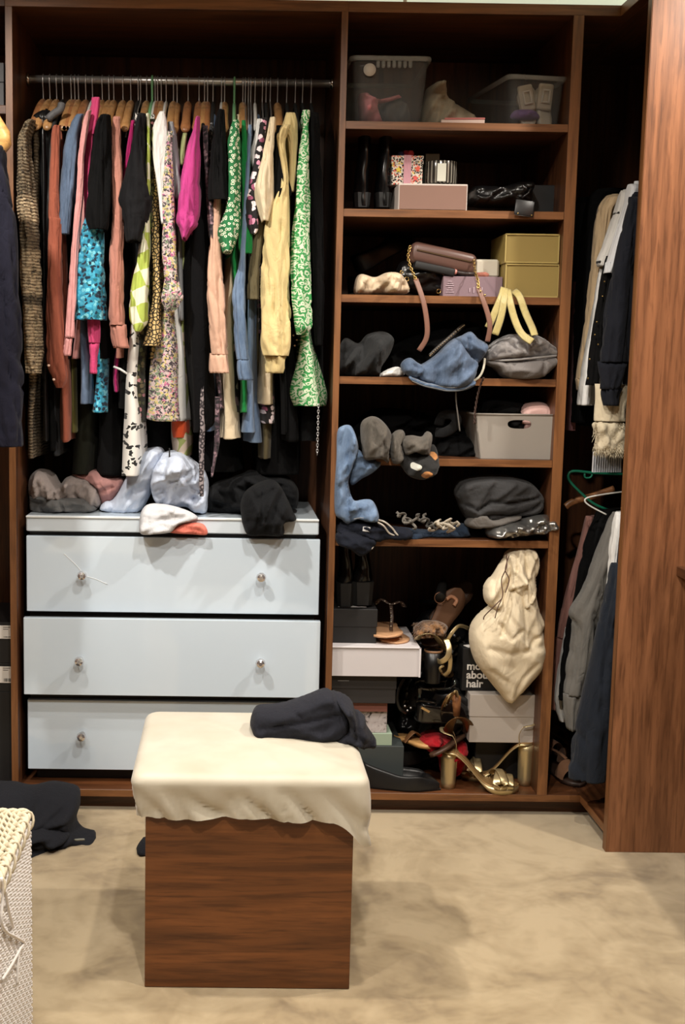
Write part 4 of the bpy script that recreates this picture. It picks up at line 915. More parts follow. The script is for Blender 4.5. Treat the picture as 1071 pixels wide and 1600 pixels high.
def heel_sandal(name, label, M, L, hh, ph, main, insole, group=None):
    """open platform sandal on a high block heel; local x runs heel -> toe, z up"""
    t = thing(name, label, 'shoe', M @ Vector((L*.5, 0, 0)), group)
    def prof(u): a = clamp(1-(u-.12)/.52); return ph + (hh-ph)*(a*a*(3-2*a))
    sole(M, L, lambda u: -.006-(ph-.006)*clamp((u-.50)/.16), 0., prof).build('platform', main, t)
    sole(M, L, .0004, .003, prof, wide=.96).build('insole', insole, t)
    rings_ = []
    for k in range(7):
        z = (hh-.006)*k/6; f = lerp(.9, 1.05, k/6)
        rings_.append([M @ Vector((L*.095+cos(a)*.024*f*(1 if cos(a) > 0 else 1.05), sin(a)*.027*f, z)) for a in [2*PI*j/18 for j in range(18)]])
    Geo().loft(rings_).build('heel', main, t)
    for (ua, ub, hgt, wd) in ((.70, .80, .040, .026), (.80, .68, .044, .026), (.88, .86, .030, .022)):
        wa, wb = halfw(ua)*L, halfw(ub)*L; za, zb = prof(ua), prof(ub)
        strap(M, [(ua*L, -wa, za-.004), (ua*L, -wa*.95, za+hgt*.55), ((ua+ub)/2*L, 0, (za+zb)/2+hgt), (ub*L, wb*.95, zb+hgt*.55), (ub*L, wb, zb-.004)], wd, .0012, 18, (0, 0, 1)).build('toe_strap', main, t)
    zt_ = prof(.06)
    for s_ in (-1, 1):
        strap(M, [(.16*L, s_*.034, zt_-.004), (.17*L, s_*.037, zt_+.03), (.12*L, s_*.034, zt_+.055)], .012, .0012, 10, (1, 0, 0)).build('ankle_strap', main, t)
    strap(M, [(.12*L, -.034, zt_+.055), (.0, -.024, zt_+.062), (-.02*L, 0, zt_+.064), (.0, .024, zt_+.062), (.12*L, .034, zt_+.055)], .012, .0012, 16, (0, 0, 1)).build('heel_strap', main, t)
    return t
def boot(name, label, rows, y, mat, heel=None, foot=.0, group=None, ry=.045, gloss=None):
    """upright boot seen from behind: rows of (py, px left, px right); the foot points into the shelf"""
    xs = [(a+b)/2 for _, a, b in rows]; t = thing(name, label, 'boot', W(xs[-1], rows[-1][0], y), group)
    L = []
    for py, a, b in rows:
        p, q = W(a, py, y), W(b, py, y); L.append(((p.x+q.x)/2, (p.z+q.z)/2, abs(q.x-p.x)/2))
    rings_ = []; m_ = 26
    for i, (x, z, r) in enumerate(catmull(L, m_)):
        k = clamp((i/(m_-1)-.72)/.28); f = foot*k**1.5
        rings_.append([Vector((x+cos(a)*r*(1+.04*nz(z*30, a)), y+sin(a)*(ry+(f if sin(a) > 0 else 0))+.006*nz(z*25, cos(a), 4.), z)) for a in [2*PI*j/24 for j in range(24)]])
    g = Geo(); g.loft(rings_); g.build('shaft', mat, t)
    if heel:
        l, tt, r, b = heel; p, q, q2 = W(l, tt, y), W(r, tt, y), W(r, b, y); zt_, zb_ = p.z, q2.z; cx = (p.x+q.x)/2; hw = (q.x-p.x)/2
        Geo().loft([[Vector((cx+sx*hw*f, y+yy, z)) for sx, yy in ((-1, -.030), (-.6, -.042), (.6, -.042), (1, -.030), (1, .022), (-1, .022))] for z, f in ((zb_, .84), (zt_, 1.))]).build('heel', RUBBER, t, False)
        Geo().bb(cx-hw*.85, cx+hw*.85, y+.03, y+.16, zb_, zb_+.008, .002).build('sole', RUBBER, t)
    return t

# ------------------------------------------------------------------ see-through storage boxes
def clear_plastic(name, tint=(.93, .94, .94), fac=.055):
    g = N(name); tr = g.n('ShaderNodeBsdfTransparent'); tr.inputs[0].default_value = (*tint, 1); mx = g.n('ShaderNodeMixShader'); mx.inputs[0].default_value = fac
    g.color((.62, .63, .62)); g.set(Roughness=.18); g.l(tr.outputs[0], mx.inputs[1]); g.l(g.p.outputs[0], mx.inputs[2]); g.l(mx.outputs[0], g.o.inputs['Surface']); return g.m
CLEAR = clear_plastic('clear_plastic')
CLEARR = clear_plastic('clear_plastic_rim', (.86, .88, .88), .22)
def rrect(w, d, rad, n=6):
    out = []
    for cx, cy, a0 in ((w-rad, d-rad, 0), (-w+rad, d-rad, PI/2), (-w+rad, -d+rad, PI), (w-rad, -d+rad, 3*PI/2)):
        out += [(cx+rad*cos(a0+PI/2*k/n), cy+rad*sin(a0+PI/2*k/n)) for k in range(n+1)]
    return out
def tub(t, c, wb, wt, db, dt, h, mat, rim, rad=.022, yaw=0., th=.0022, name='tub', rimw=.008, rimh=.012):
    R = Matrix.Rotation(yaw, 3, 'Z'); rings_ = []
    def ring(f, ins, z): return [c+R @ Vector((x, y_, z)) for x, y_ in rrect(lerp(wb, wt, f)-ins, lerp(db, dt, f)-ins, rad)]
    rings_ = [ring(0, .03, 0), ring(0, .004, 0), ring(0, 0, .006)]+[ring(k/6, 0, h*k/6) for k in range(1, 7)]
    inner = [ring(k/6, th, h*k/6) for k in range(6, 0, -1)]+[ring(0, th, th+.003), ring(0, .03, th+.003)]
    g = Geo(); g.loft(rings_+inner); o = g.build(name, mat, t)
    Geo().loft([ring(1, -rimw*a, h+b) for a, b in ((0, -rimh), (.8, -rimh), (1, -rimh*.5), (.9, 0), (.4, .001), (-.3, 0), (-.3, -rimh*.4), (0, -rimh*.5), (0, -rimh))], cap=False).build('rim', rim, t)
    return o
z = SHELF_Z[0]
t = thing('tall_storage_box', 'tall clear plastic storage box with pink things inside, on the top shelf', 'storage box', W(608, 188, .16))
a, b_ = W(556, 187, .03), W(661, 187, .03); a2, b2 = W(551, 100, .02), W(672, 100, .02); hh = W(610, 88, .03).z-z
cB = Vector(((a.x+b_.x)/2, .03+.17, z+.0005)); tub(t, cB, (b_.x-a.x)/2, (b2.x-a2.x)/2, .155, .168, hh, CLEAR, CLEARR)
g = Geo()
for k in range(7):
    p = W(593+k*8.5, 96, .0); g.box((p.x, cB.y-.172, p.z), (.010, .010, .022), None, .003)
g.build('clip_ribs', CLEARR, t)
p = W(578, 109, cB.y-.171); Geo().lathe([(0, 0), (.0178, 0), (.0178, .0012), (0, .0012)], p, 24, Matrix.Rotation(PI/2, 3, 'X'), cap=False).build('round_sticker', plain('sticker', (190, 184, 176), .7), t)
PK = plain('pink_plastic_things', (196, 120, 124), .5)
soft('pink_toy_pieces', 'pink toy pieces inside the tall clear box', 'cloth', PK, [(562, 180), (560, 150), (572, 146), (580, 156), (600, 154), (624, 148), (628, 152), (606, 160), (590, 164), (596, 176), (600, 184), (575, 185)], .13, front=.03, back=.03, R=.02, folds=(.006, .02, .5, 2), rest=SHELF_Z[0]+.006, seed=2.)  # several pink toy pieces, modelled as one crumpled mesh
soft('grey_pouch', 'soft grey pouch inside the tall clear box', 'pouch', cloth('grey_pouch_cloth', (86, 84, 82)), [(598, 184), (600, 162), (620, 156), (634, 162), (640, 184)], .18, front=.04, back=.05, R=.03, folds=(.006, .03, .5, 2), rest=SHELF_Z[0]+.006, seed=3.)
soft('cotton_bag', 'crumpled beige cotton bag between the two clear boxes', 'bag', cloth('beige_canvas', (152, 142, 122), weave=300), [(663, 188), (664, 150), (668, 138), (686, 135), (697, 142), (698, 154), (712, 162), (738, 172), (748, 180), (740, 188)], .19, front=.05, back=.08, R=.03, folds=(.010, .03, .6, 1.8), rest=SHELF_Z[0]+.0005, seed=4.)
t = thing('pink_notebook', 'pink and dark red notebook lying flat on the top shelf', 'book', W(728, 187, .1), None)
p = W(728, 187, .06); R = Matrix.Rotation(-.1, 3, 'Z')
Geo().box((p.x, p.y+.07, z+.0035), (.13, .13, .006), R, .001).build('lower_cover', plain('maroon_cover', (112, 60, 56), .6), t, False)
Geo().box((p.x, p.y+.07, z+.014), (.124, .126, .015), R, .001).build('pages', plain('paper', (214, 190, 178), .8), t, False)
Geo().box((p.x+.005, p.y+.07, z+.024), (.115, .13, .005), R, .001).build('upper_cover', plain('pink_cover', (190, 112, 106), .6), t, False)
t = thing('small_storage_box', 'small clear plastic box with white slides inside, right end of the top shelf', 'storage box', W(826, 190, .16))
a, b_ = W(793, 189, .03), W(872, 189, .03); b2 = (W(790, 118, .02), W(880, 118, .02)); hh = W(826, 117, .03).z-z; yw = .16
cB = Vector(((a.x+b_.x)/2-.012, .03+.175, z+.0005)); tub(t, cB, .077, .086, .15, .165, hh, CLEAR, CLEARR, .02, yw)
SL = plain('white_rubber', (196, 186, 170), .5)
for i, (px, tl, lb) in enumerate(((826, -.22, 'left'), (850, .08, 'right'))):
    p = W(px, 184, .11); M = place((p.x, p.y, z+.008), PI/2+.2, -1.35, 0) @ Matrix.Rotation(tl, 4, 'X')
    s_ = thing('white_slide', 'white buckled slide standing on end in the small clear box, the %s one' % lb, 'shoe', p, 'white slides in the small clear box')
    sole(M, .125, 0, .016, wide=1.15).build('sole', SL, s_)
    q = Geo(); c0 = W(px+(-1 if i == 0 else 4), 152 if i == 0 else 150, .085)
    g = Geo()
    for dx, dz, sx, sz in ((-.010, 0, .005, .036), (.010, 0, .005, .036), (0, .017, .024, .005), (0, -.017, .024, .005)):
        Rr = Matrix.Rotation(tl, 3, 'Y'); g.box(c0+Rr @ Vector((dx, 0, dz)), (sx, .004, sz), Rr, .001)
    g.build('buckle', plain('pale_buckle', (210, 204, 196), .4), s_)
    Geo().box(c0+Vector((0, .014, .0)), (.044, .014, .075), Matrix.Rotation(tl, 3, 'Y'), .006, 2).build('strap', SL, s_)
soft('purple_cloth', 'purple satin cloth at the bottom of the small clear box', 'cloth', cloth('purple_satin', (120, 88, 150), .5), [(800, 186), (803, 174), (818, 171), (836, 173), (842, 186)], .09, front=.012, back=.02, R=.015, folds=(.003, .02, 0, 2), seed=5.)

# ------------------------------------------------------------------ second shelf
z = SHELF_Z[1]
for i, (l, r, tp) in enumerate(((553, 578, 203), (586, 611, 203))):
    boot('tall_black_boot', 'tall glossy black boot on the second shelf, %s of the pair' % ('left' if i == 0 else 'right'), [(tp, l+6, r+2), (235, l+7, r+1), (270, l+3, r-1), (295, l+0, r-2), (312, l-1, r-1), (324, l, r)], .14, plain('boot_leather', (12, 12, 13), .22, var=.1), (l-1, 303, r, 326.5), .06, 'tall black boots on the second shelf')
    Geo()
t, c0, w, h, R = fbox('shoe_box', 'flat blush pink box with white edges under the gift box', 'box', 622, 287, 732, 326, .03, .30, card('white_card', (206, 196, 188)), bot=z)
Geo().box(c0+Vector((0, -.0004, h/2)), (w-.010, .0016, h-.010), None, 0).build('front_label', card('blush_card', (134, 103, 90)), t, False)
t, c0, w, h, R = fbox('gift_box', 'white speckled gift box with a pink ribbon and coloured pompoms', 'box', 612, 243, 662, 287, .10, .10, floral('speckled_card', (208, 200, 186), [(24, 22, 22), (24, 22, 22), (200, 90, 70), (24, 22, 22), (208, 180, 60)], 170, .40, .2), lid=.3, bot=W(640, 287, .08).z)
Geo().box(c0+Vector((0, .05, h/2)), (.022, .1025, h+.003), None, .0005).build('ribbon', cloth('pink_ribbon', (190, 140, 150), .5), t, False)
for dx, dz, col, nm in ((-.014, .006, (60, 70, 120), 'blue'), (.0, .010, (150, 50, 70), 'wine'), (.014, .010, (214, 84, 96), 'coral')):
    g = Geo(); c_ = c0+Vector((dx-.002, .03, h+dz)); rings_ = []
    for k in range(1, 9):
        a = PI*k/9; rings_.append([c_+Vector((cos(q)*sin(a), sin(q)*sin(a), -cos(a)))*(.0105*(1+.15*nz(q*3, a*5, dx*90))) for q in [2*PI*j/12 for j in range(12)]])
    g.loft(rings_); g.build('pompom', cloth(nm+'_pompom', col), t)
for dx, dz, col, nm in ((-.026, .045, (214, 186, 60), 'yellow'), (.030, .050, (206, 84, 60), 'orange'), (.024, .012, (206, 84, 80), 'red')):
    st_ = [(cos(PI/2+PI*k/5)*(.010 if k % 2 == 0 else .0048), sin(PI/2+PI*k/5)*(.010 if k % 2 == 0 else .0048)) for k in range(10)]
    Geo().prism(st_, lambda u, v_, d_: c0+Vector((dx+u, -.0012+d_, dz*.72+.01+v_)), 0, .001).build('star', card(nm+'_star', col), t, False)
fbox('grey_green_box', 'small pale grey-green box behind the glass tumbler', 'box', 664, 240, 688, 287, .17, .05, card('sage_card', (140, 146, 134)), bot=W(676, 287, .1).z)
t = thing('striped_candle_glass', 'striped glass candle tumbler on the blush pink box', 'candle', W(692, 286, .13)); p = W(692, 286, .10); p.y = .135; rr = (W(717, 270, .1).x-W(667, 270, .1).x)/2; hz = W(692, 251, .1).z-p.z
STR = N('striped_glass'); tc = STR.n('ShaderNodeTexCoord'); sx = STR.n('ShaderNodeSeparateXYZ'); STR.l(tc.outputs['Object'], sx.inputs[0])
an = STR.math('ARCTAN2', sx.outputs['Y'], sx.outputs['X']); sn = STR.math('SINE', STR.math('MULTIPLY', an, 22.)); STR.color(STR.ramp(sn, [(.45, lin((50, 46, 42))), (.55, lin((150, 146, 134)))])); STR.set(Roughness=.15)
Geo().lathe([(rr*.96, 0), (rr, .004), (rr, hz-.002), (rr*.985, hz), (rr*.95, hz-.002), (rr*.95, hz*.85), (0, hz*.84)], p, 36, cap=False).build('glass', STR.m, t)
Geo().box(p+Vector((-.006, -rr-.0004, hz*.45)), (.026, .002, hz*.8), None, .0005).build('paper_label', card('cream_label', (204, 204, 190)), t, False)
Geo().tube([p+Vector((rr*.1, 0, hz*.84)), p+Vector((rr*.12, 0, hz*.98))], .0015, 6).build('wick', RUBBER, t)
t = thing('black_leather_bag', 'slouchy black leather bag with a square tag, second shelf', 'bag', W(785, 326, .1)); LB = plain('soft_black_leather', (12, 12, 13), .28, var=.1, bump=.1)
puff('bag_body', t, LB, [(734, 318), (736, 296), (752, 290), (784, 292), (806, 286), (828, 286), (832, 300), (828, 318), (806, 325), (770, 325), (745, 324)], .10, .06, .08, .035, folds=(.009, .03, .2, 3), seed=6.)
g = Geo(); g.tube([W(x, y_, .025) for x, y_ in ((832, 290), (826, 302), (816, 309), (812, 312))], .004, 8); g.build('strap', LB, t)
p = W(820, 325, -.008); R = Matrix.Rotation(.12, 3, 'Y') @ Matrix.Rotation(-.15, 3, 'X'); Geo().box(p, (.056, .006, .046), R, .003, 2).build('square_tag', plain('tag_leather', (16, 16, 18), .35), t)
for dx in (-.018, .022): Geo().lathe([(0, 0), (.0022, 0), (.0022, .003), (0, .003)], p+R @ Vector((dx, -.003, -.019)), 8, Matrix.Rotation(PI/2, 3, 'X'), cap=False).build('stud', GOLDM, t)
fbox('black_box', 'matt black box at the right end of the second shelf', 'box', 830, 289, 879, 327, .12, .26, card('black_card', (20, 22, 24)), bot=z)

# ------------------------------------------------------------------ third shelf
z = SHELF_Z[2]
t = thing('black_loafer', 'black loafer lying in the dark at the left of the third shelf', 'shoe', W(585, 430, .3)); shoe(place(W(548, 462, .30)+Vector((0, 0, .002)), .5, -.12), .24, LEATHER, RUBBER, t)
t = thing('black_trainer', 'black shoe tipped up behind the cream bundle', 'shoe', W(600, 420, .3)); shoe(place(W(560, 428, .33), .3, -.5), .22, LEATHER, RUBBER, t)
soft('cream_dust_bag', 'bundled cream dust bag on the third shelf', 'bag', cloth('cream_satin', (206, 186, 158), .55), [(553, 452), (557, 434), (566, 428), (586, 433), (604, 426), (622, 426), (632, 434), (640, 450), (636, 458), (610, 460), (596, 459), (570, 461), (556, 459)], .07, front=.05, back=.06, R=.028, folds=(.010, .028, 1.2, 2.2), creases=(([(592, 432), (590, 446), (598, 456)], .005, .012), ([(564, 440), (570, 450)], .004, .012)), rest=SHELF_Z[2]+.0005, seed=1.2)
t = thing('black_chain_bag', 'small black bag with gold chain fittings beside the cream bundle', 'bag', W(650, 460, .1))
puff('bag_body', t, LB, [(618, 440), (624, 412), (640, 408), (660, 420), (690, 416), (694, 458), (660, 461), (640, 458)], .13, .04, .08, .03, folds=(.004, .04, 0, 2), seed=3.)
for x, y_, r in ((636, 436, .006), (634, 444, .0055), (637, 450, .0055), (686, 455, .006), (628, 425, .004)):
    c_ = W(x, y_, .075); Geo().tube([c_+Vector((r*cos(a), .004*sin(a*2), r*sin(a))) for a in [2*PI*k/12 for k in range(12)]], .0018, 6, closed=True).build('gold_ring', GOLDM, t)
BRN = plain('taupe_leather', (92, 66, 58), .4, var=.1, bump=.06)
t, c0, w, h, R = fbox('lilac_box', 'lilac box with faint lettering on the third shelf', 'box', 692, 432, 787, 462, .05, .16, card('lilac_card', (130, 108, 116)), bot=z)
for i in range(6):
    Geo().box(c0+Vector((-w*.38+.001*(i % 2), -.0004, h*.75-i*.0062)), (.012+.006*(i % 3), .0008, .0016), None, 0).build('print_line', card('pale_print', (196, 176, 186)), t, False)
for i in range(4): Geo().box(c0+Vector((-w*.05+i*.012, -.0004, h*.35)), (.002, .0008, .012+.004*(i % 2)), None, 0).build('print_line', card('pale_print', (196, 176, 186)), t, False)
lt = c0.z+h
M = W(700, 428, .03); t = thing('makeup_brush', 'rose-handled makeup brush lying on the lilac box', 'brush', M)
P = [W(x, y_, .06) for x, y_ in ((692, 431), (712, 430), (728, 433), (745, 434), (764, 435))]; dzz = lt+.008-P[2].z
P = [p+Vector((0, 0, dzz)) for p in P]
Geo().tube(P[:2]+[P[1]+Vector((.004, 0, 0))], [.0075, .008, .006], 10).build('handle', plain('rose_lacquer', (206, 140, 130), .3), t)
Geo().tube([P[1], P[2], P[3]], [.006, .0065, .006], 10).build('ferrule', plain('dark_ferrule', (46, 36, 34), .4), t)
Geo().tube([P[3], P[4]+Vector((-.01, 0, 0)), P[4]], [.006, .009, .004], 10).build('bristles', cloth('bristle', (160, 104, 90)), t)
t, c0, w, h, R = fbox('white_box', 'small white box with a rounded end on the lilac box', 'box', 742, 405, 782, 432, .08, .10, card('offwhite_card', (204, 198, 182)), bot=lt+.0002, bev=.006)
t = thing('taupe_crossbody_bag', 'taupe leather crossbody bag with chain and strap hanging over the shelf edge', 'bag', W(690, 420, .1))
R = Matrix.Rotation(.20, 3, 'Y'); c_ = W(690, 405, .10)
Geo().box(c_, (.196, .085, .062), R, .018, 4).build('bag_body', BRN, t, True)
Geo().box(c_+R @ Vector((0, -.0435, .006)), (.165, .004, .005), R, .001).build('zip', plain('brass_zip', (90, 70, 50), .4, .6), t)
Geo().box(c_+R @ Vector((-.02, -.030, -.036)), (.12, .05, .022), R, .004, 2).build('dark_lining', plain('dark_lining', (14, 13, 13), .6), t)
def chain(t, pts, n, r=.0045, name='chain'):
    P = smooth3(pts, n); g = Geo()
    for i, p in enumerate(P):
        d_ = (P[min(i+1, n-1)]-P[max(i-1, 0)]).normalized(); sd = Vector((0, 1, 0)) if i % 2 else d_.cross(Vector((0, 1, 0))).normalized()
        g.tube([p+d_*(r*1.35*sin(a))+sd*(r*.8*cos(a)) for a in [2*PI*k/8 for k in range(8)]], .0013, 5, closed=True)
    return g.build(name, GOLDM, t)
chain(t, [W(641, 386, .06), W(638, 402, .04), W(643, 420, .02), W(650, 436, .0)], 16)
chain(t, [W(741, 408, .05), W(743, 424, .02), W(747, 438, .0), W(748, 450, -.006)], 14)
def strp(t, pts, w, mat, name, n=22, th=.0016): return Geo().tube(smooth3(pts, n), 1., 8, flat=(w/2, th), up=(0, 1, .0)).build(name, mat, t)
STP = plain('tan_strap', (128, 92, 78), .45)
strp(t, [W(650, 436, -.002), W(658, 458, -.014), W(664, 480, -.02), W(668, 510, -.02), W(666, 530, -.016), W(655, 548, -.008)], .015, STP, 'strap')
strp(t, [W(748, 450, -.006), W(755, 468, -.016), W(763, 492, -.02), W(766, 512, -.02), W(762, 534, -.012)], .015, STP, 'strap')
for x, y_ in ((751, 455), (758, 461)): Geo().lathe([(0, 0), (.003, 0), (.003, .003), (0, .003)], W(x, y_, -.014), 8, Matrix.Rotation(PI/2, 3, 'X'), cap=False).build('stud', GOLDM, t)
YB = card('mustard_card', (146, 126, 68))
t1, c0, w, h, R = fbox('yellow_box', 'lower of the two stacked mustard yellow boxes with a ribbon', 'box', 789, 412, 875, 462, .03, .20, YB, bot=z)
hb = c0.z+h
t2, c2, w2, h2, R2 = fbox('yellow_box', 'upper of the two stacked mustard yellow boxes', 'box', 789, 365, 875, 412, .03, .20, YB, lid=None, bot=hb+.0003)
for tt, cc, ww, hh_ in ((t1, c0, w, h), (t2, c2, w2, h2)):
    g = Geo()
    for dx, dz, sx, sz in ((-ww/2+.003, hh_/2, .004, hh_-.004), (ww/2-.003, hh_/2, .004, hh_-.004), (0, .003, ww-.004, .004), (0, hh_-.003, ww-.004, .004)): g.box(cc+Vector((dx, -.0008, dz)), (sx, .002, sz), None, .0004)
    g.build('raised_edge', card('mustard_edge', (172, 152, 90)), tt, False)
RIB = cloth('yellow_satin_ribbon', (176, 162, 106), .4, sheen=.3)
for pts in ([(788, 450, .02), (783, 466, -.006), (772, 492, -.016), (763, 512, -.018)], [(790, 450, .02), (788, 468, -.008), (783, 496, -.018), (774, 523, -.02)], [(794, 452, .02), (797, 470, -.008), (805, 500, -.018), (816, 522, -.03), (832, 534, -.05)], [(803, 454, .02), (812, 463, -.008), (822, 490, -.018), (832, 512, -.03), (836, 524, -.045)]):
    strp(t1, [W(a, b, c_) for a, b, c_ in pts], .021, RIB, 'ribbon_tail', 16, .0009)

# ------------------------------------------------------------------ fourth shelf
DG = cloth('dark_grey_knit', (40, 41, 42), bump=.4)
soft('dark_grey_jumper', 'crumpled dark grey jumper at the left of the fourth shelf', 'jumper', DG, [(531, 588), (530, 548), (540, 528), (560, 536), (575, 522), (600, 518), (616, 530), (610, 552), (596, 574), (590, 588)], .10, front=.06, back=.08, R=.045, folds=(.014, .04, 1.1, 2), rest=SHELF_Z[3]+.0005, seed=4.4)
soft('black_coat_bundle', 'black garment heaped behind the denim skirt', 'clothes', BLACK, [(590, 588), (600, 556), (630, 530), (680, 505), (720, 500), (750, 512), (756, 560), (740, 588)], .26, front=.06, back=.08, R=.05, folds=(.014, .05, .4, 2), rest=SHELF_Z[3]+.0005, seed=5.4)
soft('white_cloth', 'small piece of white cloth left of the denim skirt', 'cloth', WHITE, [(594, 588), (600, 580), (618, 573), (628, 576), (630, 588)], .03, front=.015, back=.02, R=.015, folds=(.002, .03, 0, 2), seed=6.4)
t = thing('denim_skirt', 'blue denim skirt hanging over the edge of the fourth shelf', 'skirt', W(690, 596, .05))
puff('skirt_body', t, DENIM, [(650, 572), (663, 567), (681, 555), (699, 538), (716, 528), (726, 540), (736, 556), (748, 566), (744, 582), (738, 596), (726, 605), (699, 608), (672, 602), (650, 592), (644, 580)], .0, .04, .05, .03, folds=(.007, .045, 1.1, 2.4), creases=(([(701, 540), (699, 572), (697, 606)], .0025, .004), ([(706, 540), (704, 572), (702, 606)], .0025, .004)), seed=7.4, yf=lambda u, v: -.02+.05*v)
puff('folded_back', t, DENIM, [(712, 530), (722, 524), (736, 518), (748, 529), (763, 539), (758, 552), (750, 566), (738, 572), (726, 560), (718, 545)], .02, .04, .06, .022, folds=(.007, .03, -.7, 2.4), creases=(([(728, 530), (727, 548), (738, 562)], .005, .014),), seed=1.4)
puff('turned_flap', t, DENIM, [(626, 570), (632, 562), (642, 559), (652, 566), (664, 574), (660, 586), (648, 592), (636, 586), (629, 580)], -.02, .022, .03, .016, folds=(.005, .025, .4, 2.4), creases=(([(630, 572), (642, 568), (654, 576)], .004, .009),), seed=2.4)
puff('waistband', t, DENIM_L, [(640, 587), (660, 595), (682, 600), (700, 604), (724, 603), (740, 594), (744, 601), (726, 610), (700, 612), (678, 608), (656, 602), (642, 594)], -.034, .010, .010, .008, sp=.005, folds=(.001, .03, 0, 2))
for dy in (0, 5): Geo().tube(smooth3([W(x, y_+dy, -.0465) for x, y_ in ((644, 590), (662, 597.5), (682, 602), (700, 605.5), (722, 604.5), (738, 597))], 30), .0007, 5).build('stitching', plain('pale_thread', (150, 150, 148), .8), t)
t = thing('brown_beaded_belt', 'dark beaded belt across the denim skirt', 'belt', W(690, 540, .0)); g = Geo(); P = smooth3([W(672, 556, -.015), W(684, 544, -.01), W(700, 530, .01), (W(718, 514, .05)), W(726, 508, .08)], 22)
g.tube(P, 1., 8, flat=(.006, .0018), up=(0, 1, 0)); g.build('strap', plain('belt_leather', (34, 28, 22), .5), t); g = Geo()
for p in P[::1]: g.lathe([(0, -.002), (.0022, 0), (0, .002)], p+Vector((0, -.003, 0)), 6, cap=False)
g.build('beads', plain('bead_tan', (140, 118, 84), .4), t)
VEL = N('grey_crushed_velvet'); v = VEL.coords(); n1 = VEL.noise(v, 34, 3, .6, 1.); VEL.color(VEL.ramp(n1.outputs['Fac'], [(.40, lin((88, 84, 84))), (.55, lin((128, 124, 122)))])); VEL.set(Roughness=.6, Sheen_Weight=.6); VEL = VEL.m
t = thing('velvet_pouch', 'grey crushed-velvet zipped pouch at the right of the fourth shelf', 'pouch', W(818, 596, .08))
puff('upper_half', t, VEL, [(756, 554), (768, 538), (790, 524), (812, 522), (840, 524), (862, 538), (880, 552), (878, 560), (840, 562), (790, 564), (758, 566)], .05, .05, .10, .04, folds=(.006, .05, .1, 3), seed=8.)
puff('lower_half', t, cloth('grey_velour', (118, 114, 112)), [(757, 562), (800, 560), (850, 558), (880, 556), (876, 566), (858, 582), (842, 593), (810, 596), (786, 590), (776, 578), (760, 570)], .04, .045, .10, .035, folds=(.006, .05, .2, 3), creases=(([(846, 562), (842, 592)], .005, .010), ([(786, 566), (790, 590)], .005, .008)), rest=SHELF_Z[3]+.0005, seed=9.)
Geo().tube(smooth3([W(757, 562, .03), W(790, 563, -.005), W(830, 560, -.01), W(879, 555, .02)], 20), .0032, 8).build('zip', plain('grey_zip', (150, 148, 146), .4), t)
strp(t, [W(758, 560, .01), W(756, 575, -.005), W(750, 588, -.012), W(740, 596, -.016)], .007, plain('cream_loop', (190, 186, 168), .6), 'pull_loop', 14)

# ------------------------------------------------------------------ fifth shelf
z = SHELF_Z[4]
GB = denim('grey_brown_denim', (62, 58, 52), (96, 90, 82))
t = thing('light_blue_jeans', 'light blue jeans hanging down from the fifth shelf at the left', 'jeans', W(550, 800, .0))
puff('front_leg', t, DENIM_L, [(527, 676), (534, 666), (546, 664), (553, 672), (559, 690), (560, 706), (552, 728), (545, 752), (548, 772), (552, 796), (546, 819), (534, 812), (524, 802), (523, 764), (526, 716)], -.012, .024, .04, .024, folds=(.008, .036, 1.5, 3.4), creases=(([(534, 676), (531, 740), (529, 802)], .0025, .004), ([(546, 690), (541, 740), (540, 790)], .005, .009)), seed=1.7)
puff('rear_leg', t, DENIM_L, [(552, 700), (566, 706), (584, 716), (598, 722), (584, 738), (566, 748), (550, 758), (546, 740)], .02, .02, .03, .02, folds=(.006, .03, .5, 2.6), seed=2.7)
puff('ankle_end', t, DENIM_L, [(546, 770), (554, 782), (570, 780), (582, 782), (590, 796), (592, 814), (576, 816), (560, 812), (546, 816), (540, 796)], -.018, .024, .04, .02, folds=(.008, .03, .9, 2.4), creases=(([(560, 788), (566, 806)], .005, .010),), seed=3.7)
Geo().tube(smooth3([W(x, y_, -.048) for x, y_ in ((553, 811), (566, 809), (580, 812), (590, 810))], 16), .0009, 5).build('hem_stitching', plain('pale_thread', (150, 150, 148), .8), t)
t = thing('grey_jeans', 'grey-brown jeans with hemmed legs hanging over the fifth shelf', 'jeans', W(640, 700, .02))
puff('left_leg', t, GB, [(564, 664), (576, 652), (590, 652), (604, 664), (612, 680), (608, 700), (606, 722), (594, 716), (570, 718), (565, 700)], .0, .045, .05, .03, folds=(.008, .03, 1.3, 3), creases=(([(568, 710), (590, 706), (606, 712)], .002, .004), ([(582, 660), (584, 690)], .005, .012)), seed=2.7, yf=lambda u, v: -.02+.03*v)
puff('middle_leg', t, GB, [(610, 686), (618, 674), (630, 672), (634, 682), (628, 694), (630, 714), (622, 724), (612, 722), (609, 704)], .0, .035, .05, .022, folds=(.006, .03, 1.3, 3), seed=3.7, yf=lambda u, v: -.02+.03*v)
puff('right_leg', t, GB, [(626, 686), (642, 680), (660, 682), (668, 674), (676, 680), (672, 700), (666, 712), (648, 706), (632, 710)], .0, .04, .06, .025, folds=(.007, .03, .4, 2), steps=(([(632, 712), (648, 706), (666, 712)], .006, .01),), seed=4.7, yf=lambda u, v: -.025+.03*v)
soft('black_floral_scarf', 'black cloth with tan flowers drooping below the grey jeans', 'scarf', floral('black_tan_floral', (14, 14, 14), [(170, 116, 66), (14, 14, 14), (14, 14, 14), (190, 190, 180)], 38, .4), [(622, 716), (640, 704), (664, 708), (676, 694), (683, 704), (684, 728), (676, 738), (660, 748), (640, 744), (630, 734)], -.0, front=.03, back=.04, R=.025, folds=(.009, .03, .6, 2), seed=5.7, yf=lambda u, v: -.03+.03*v)
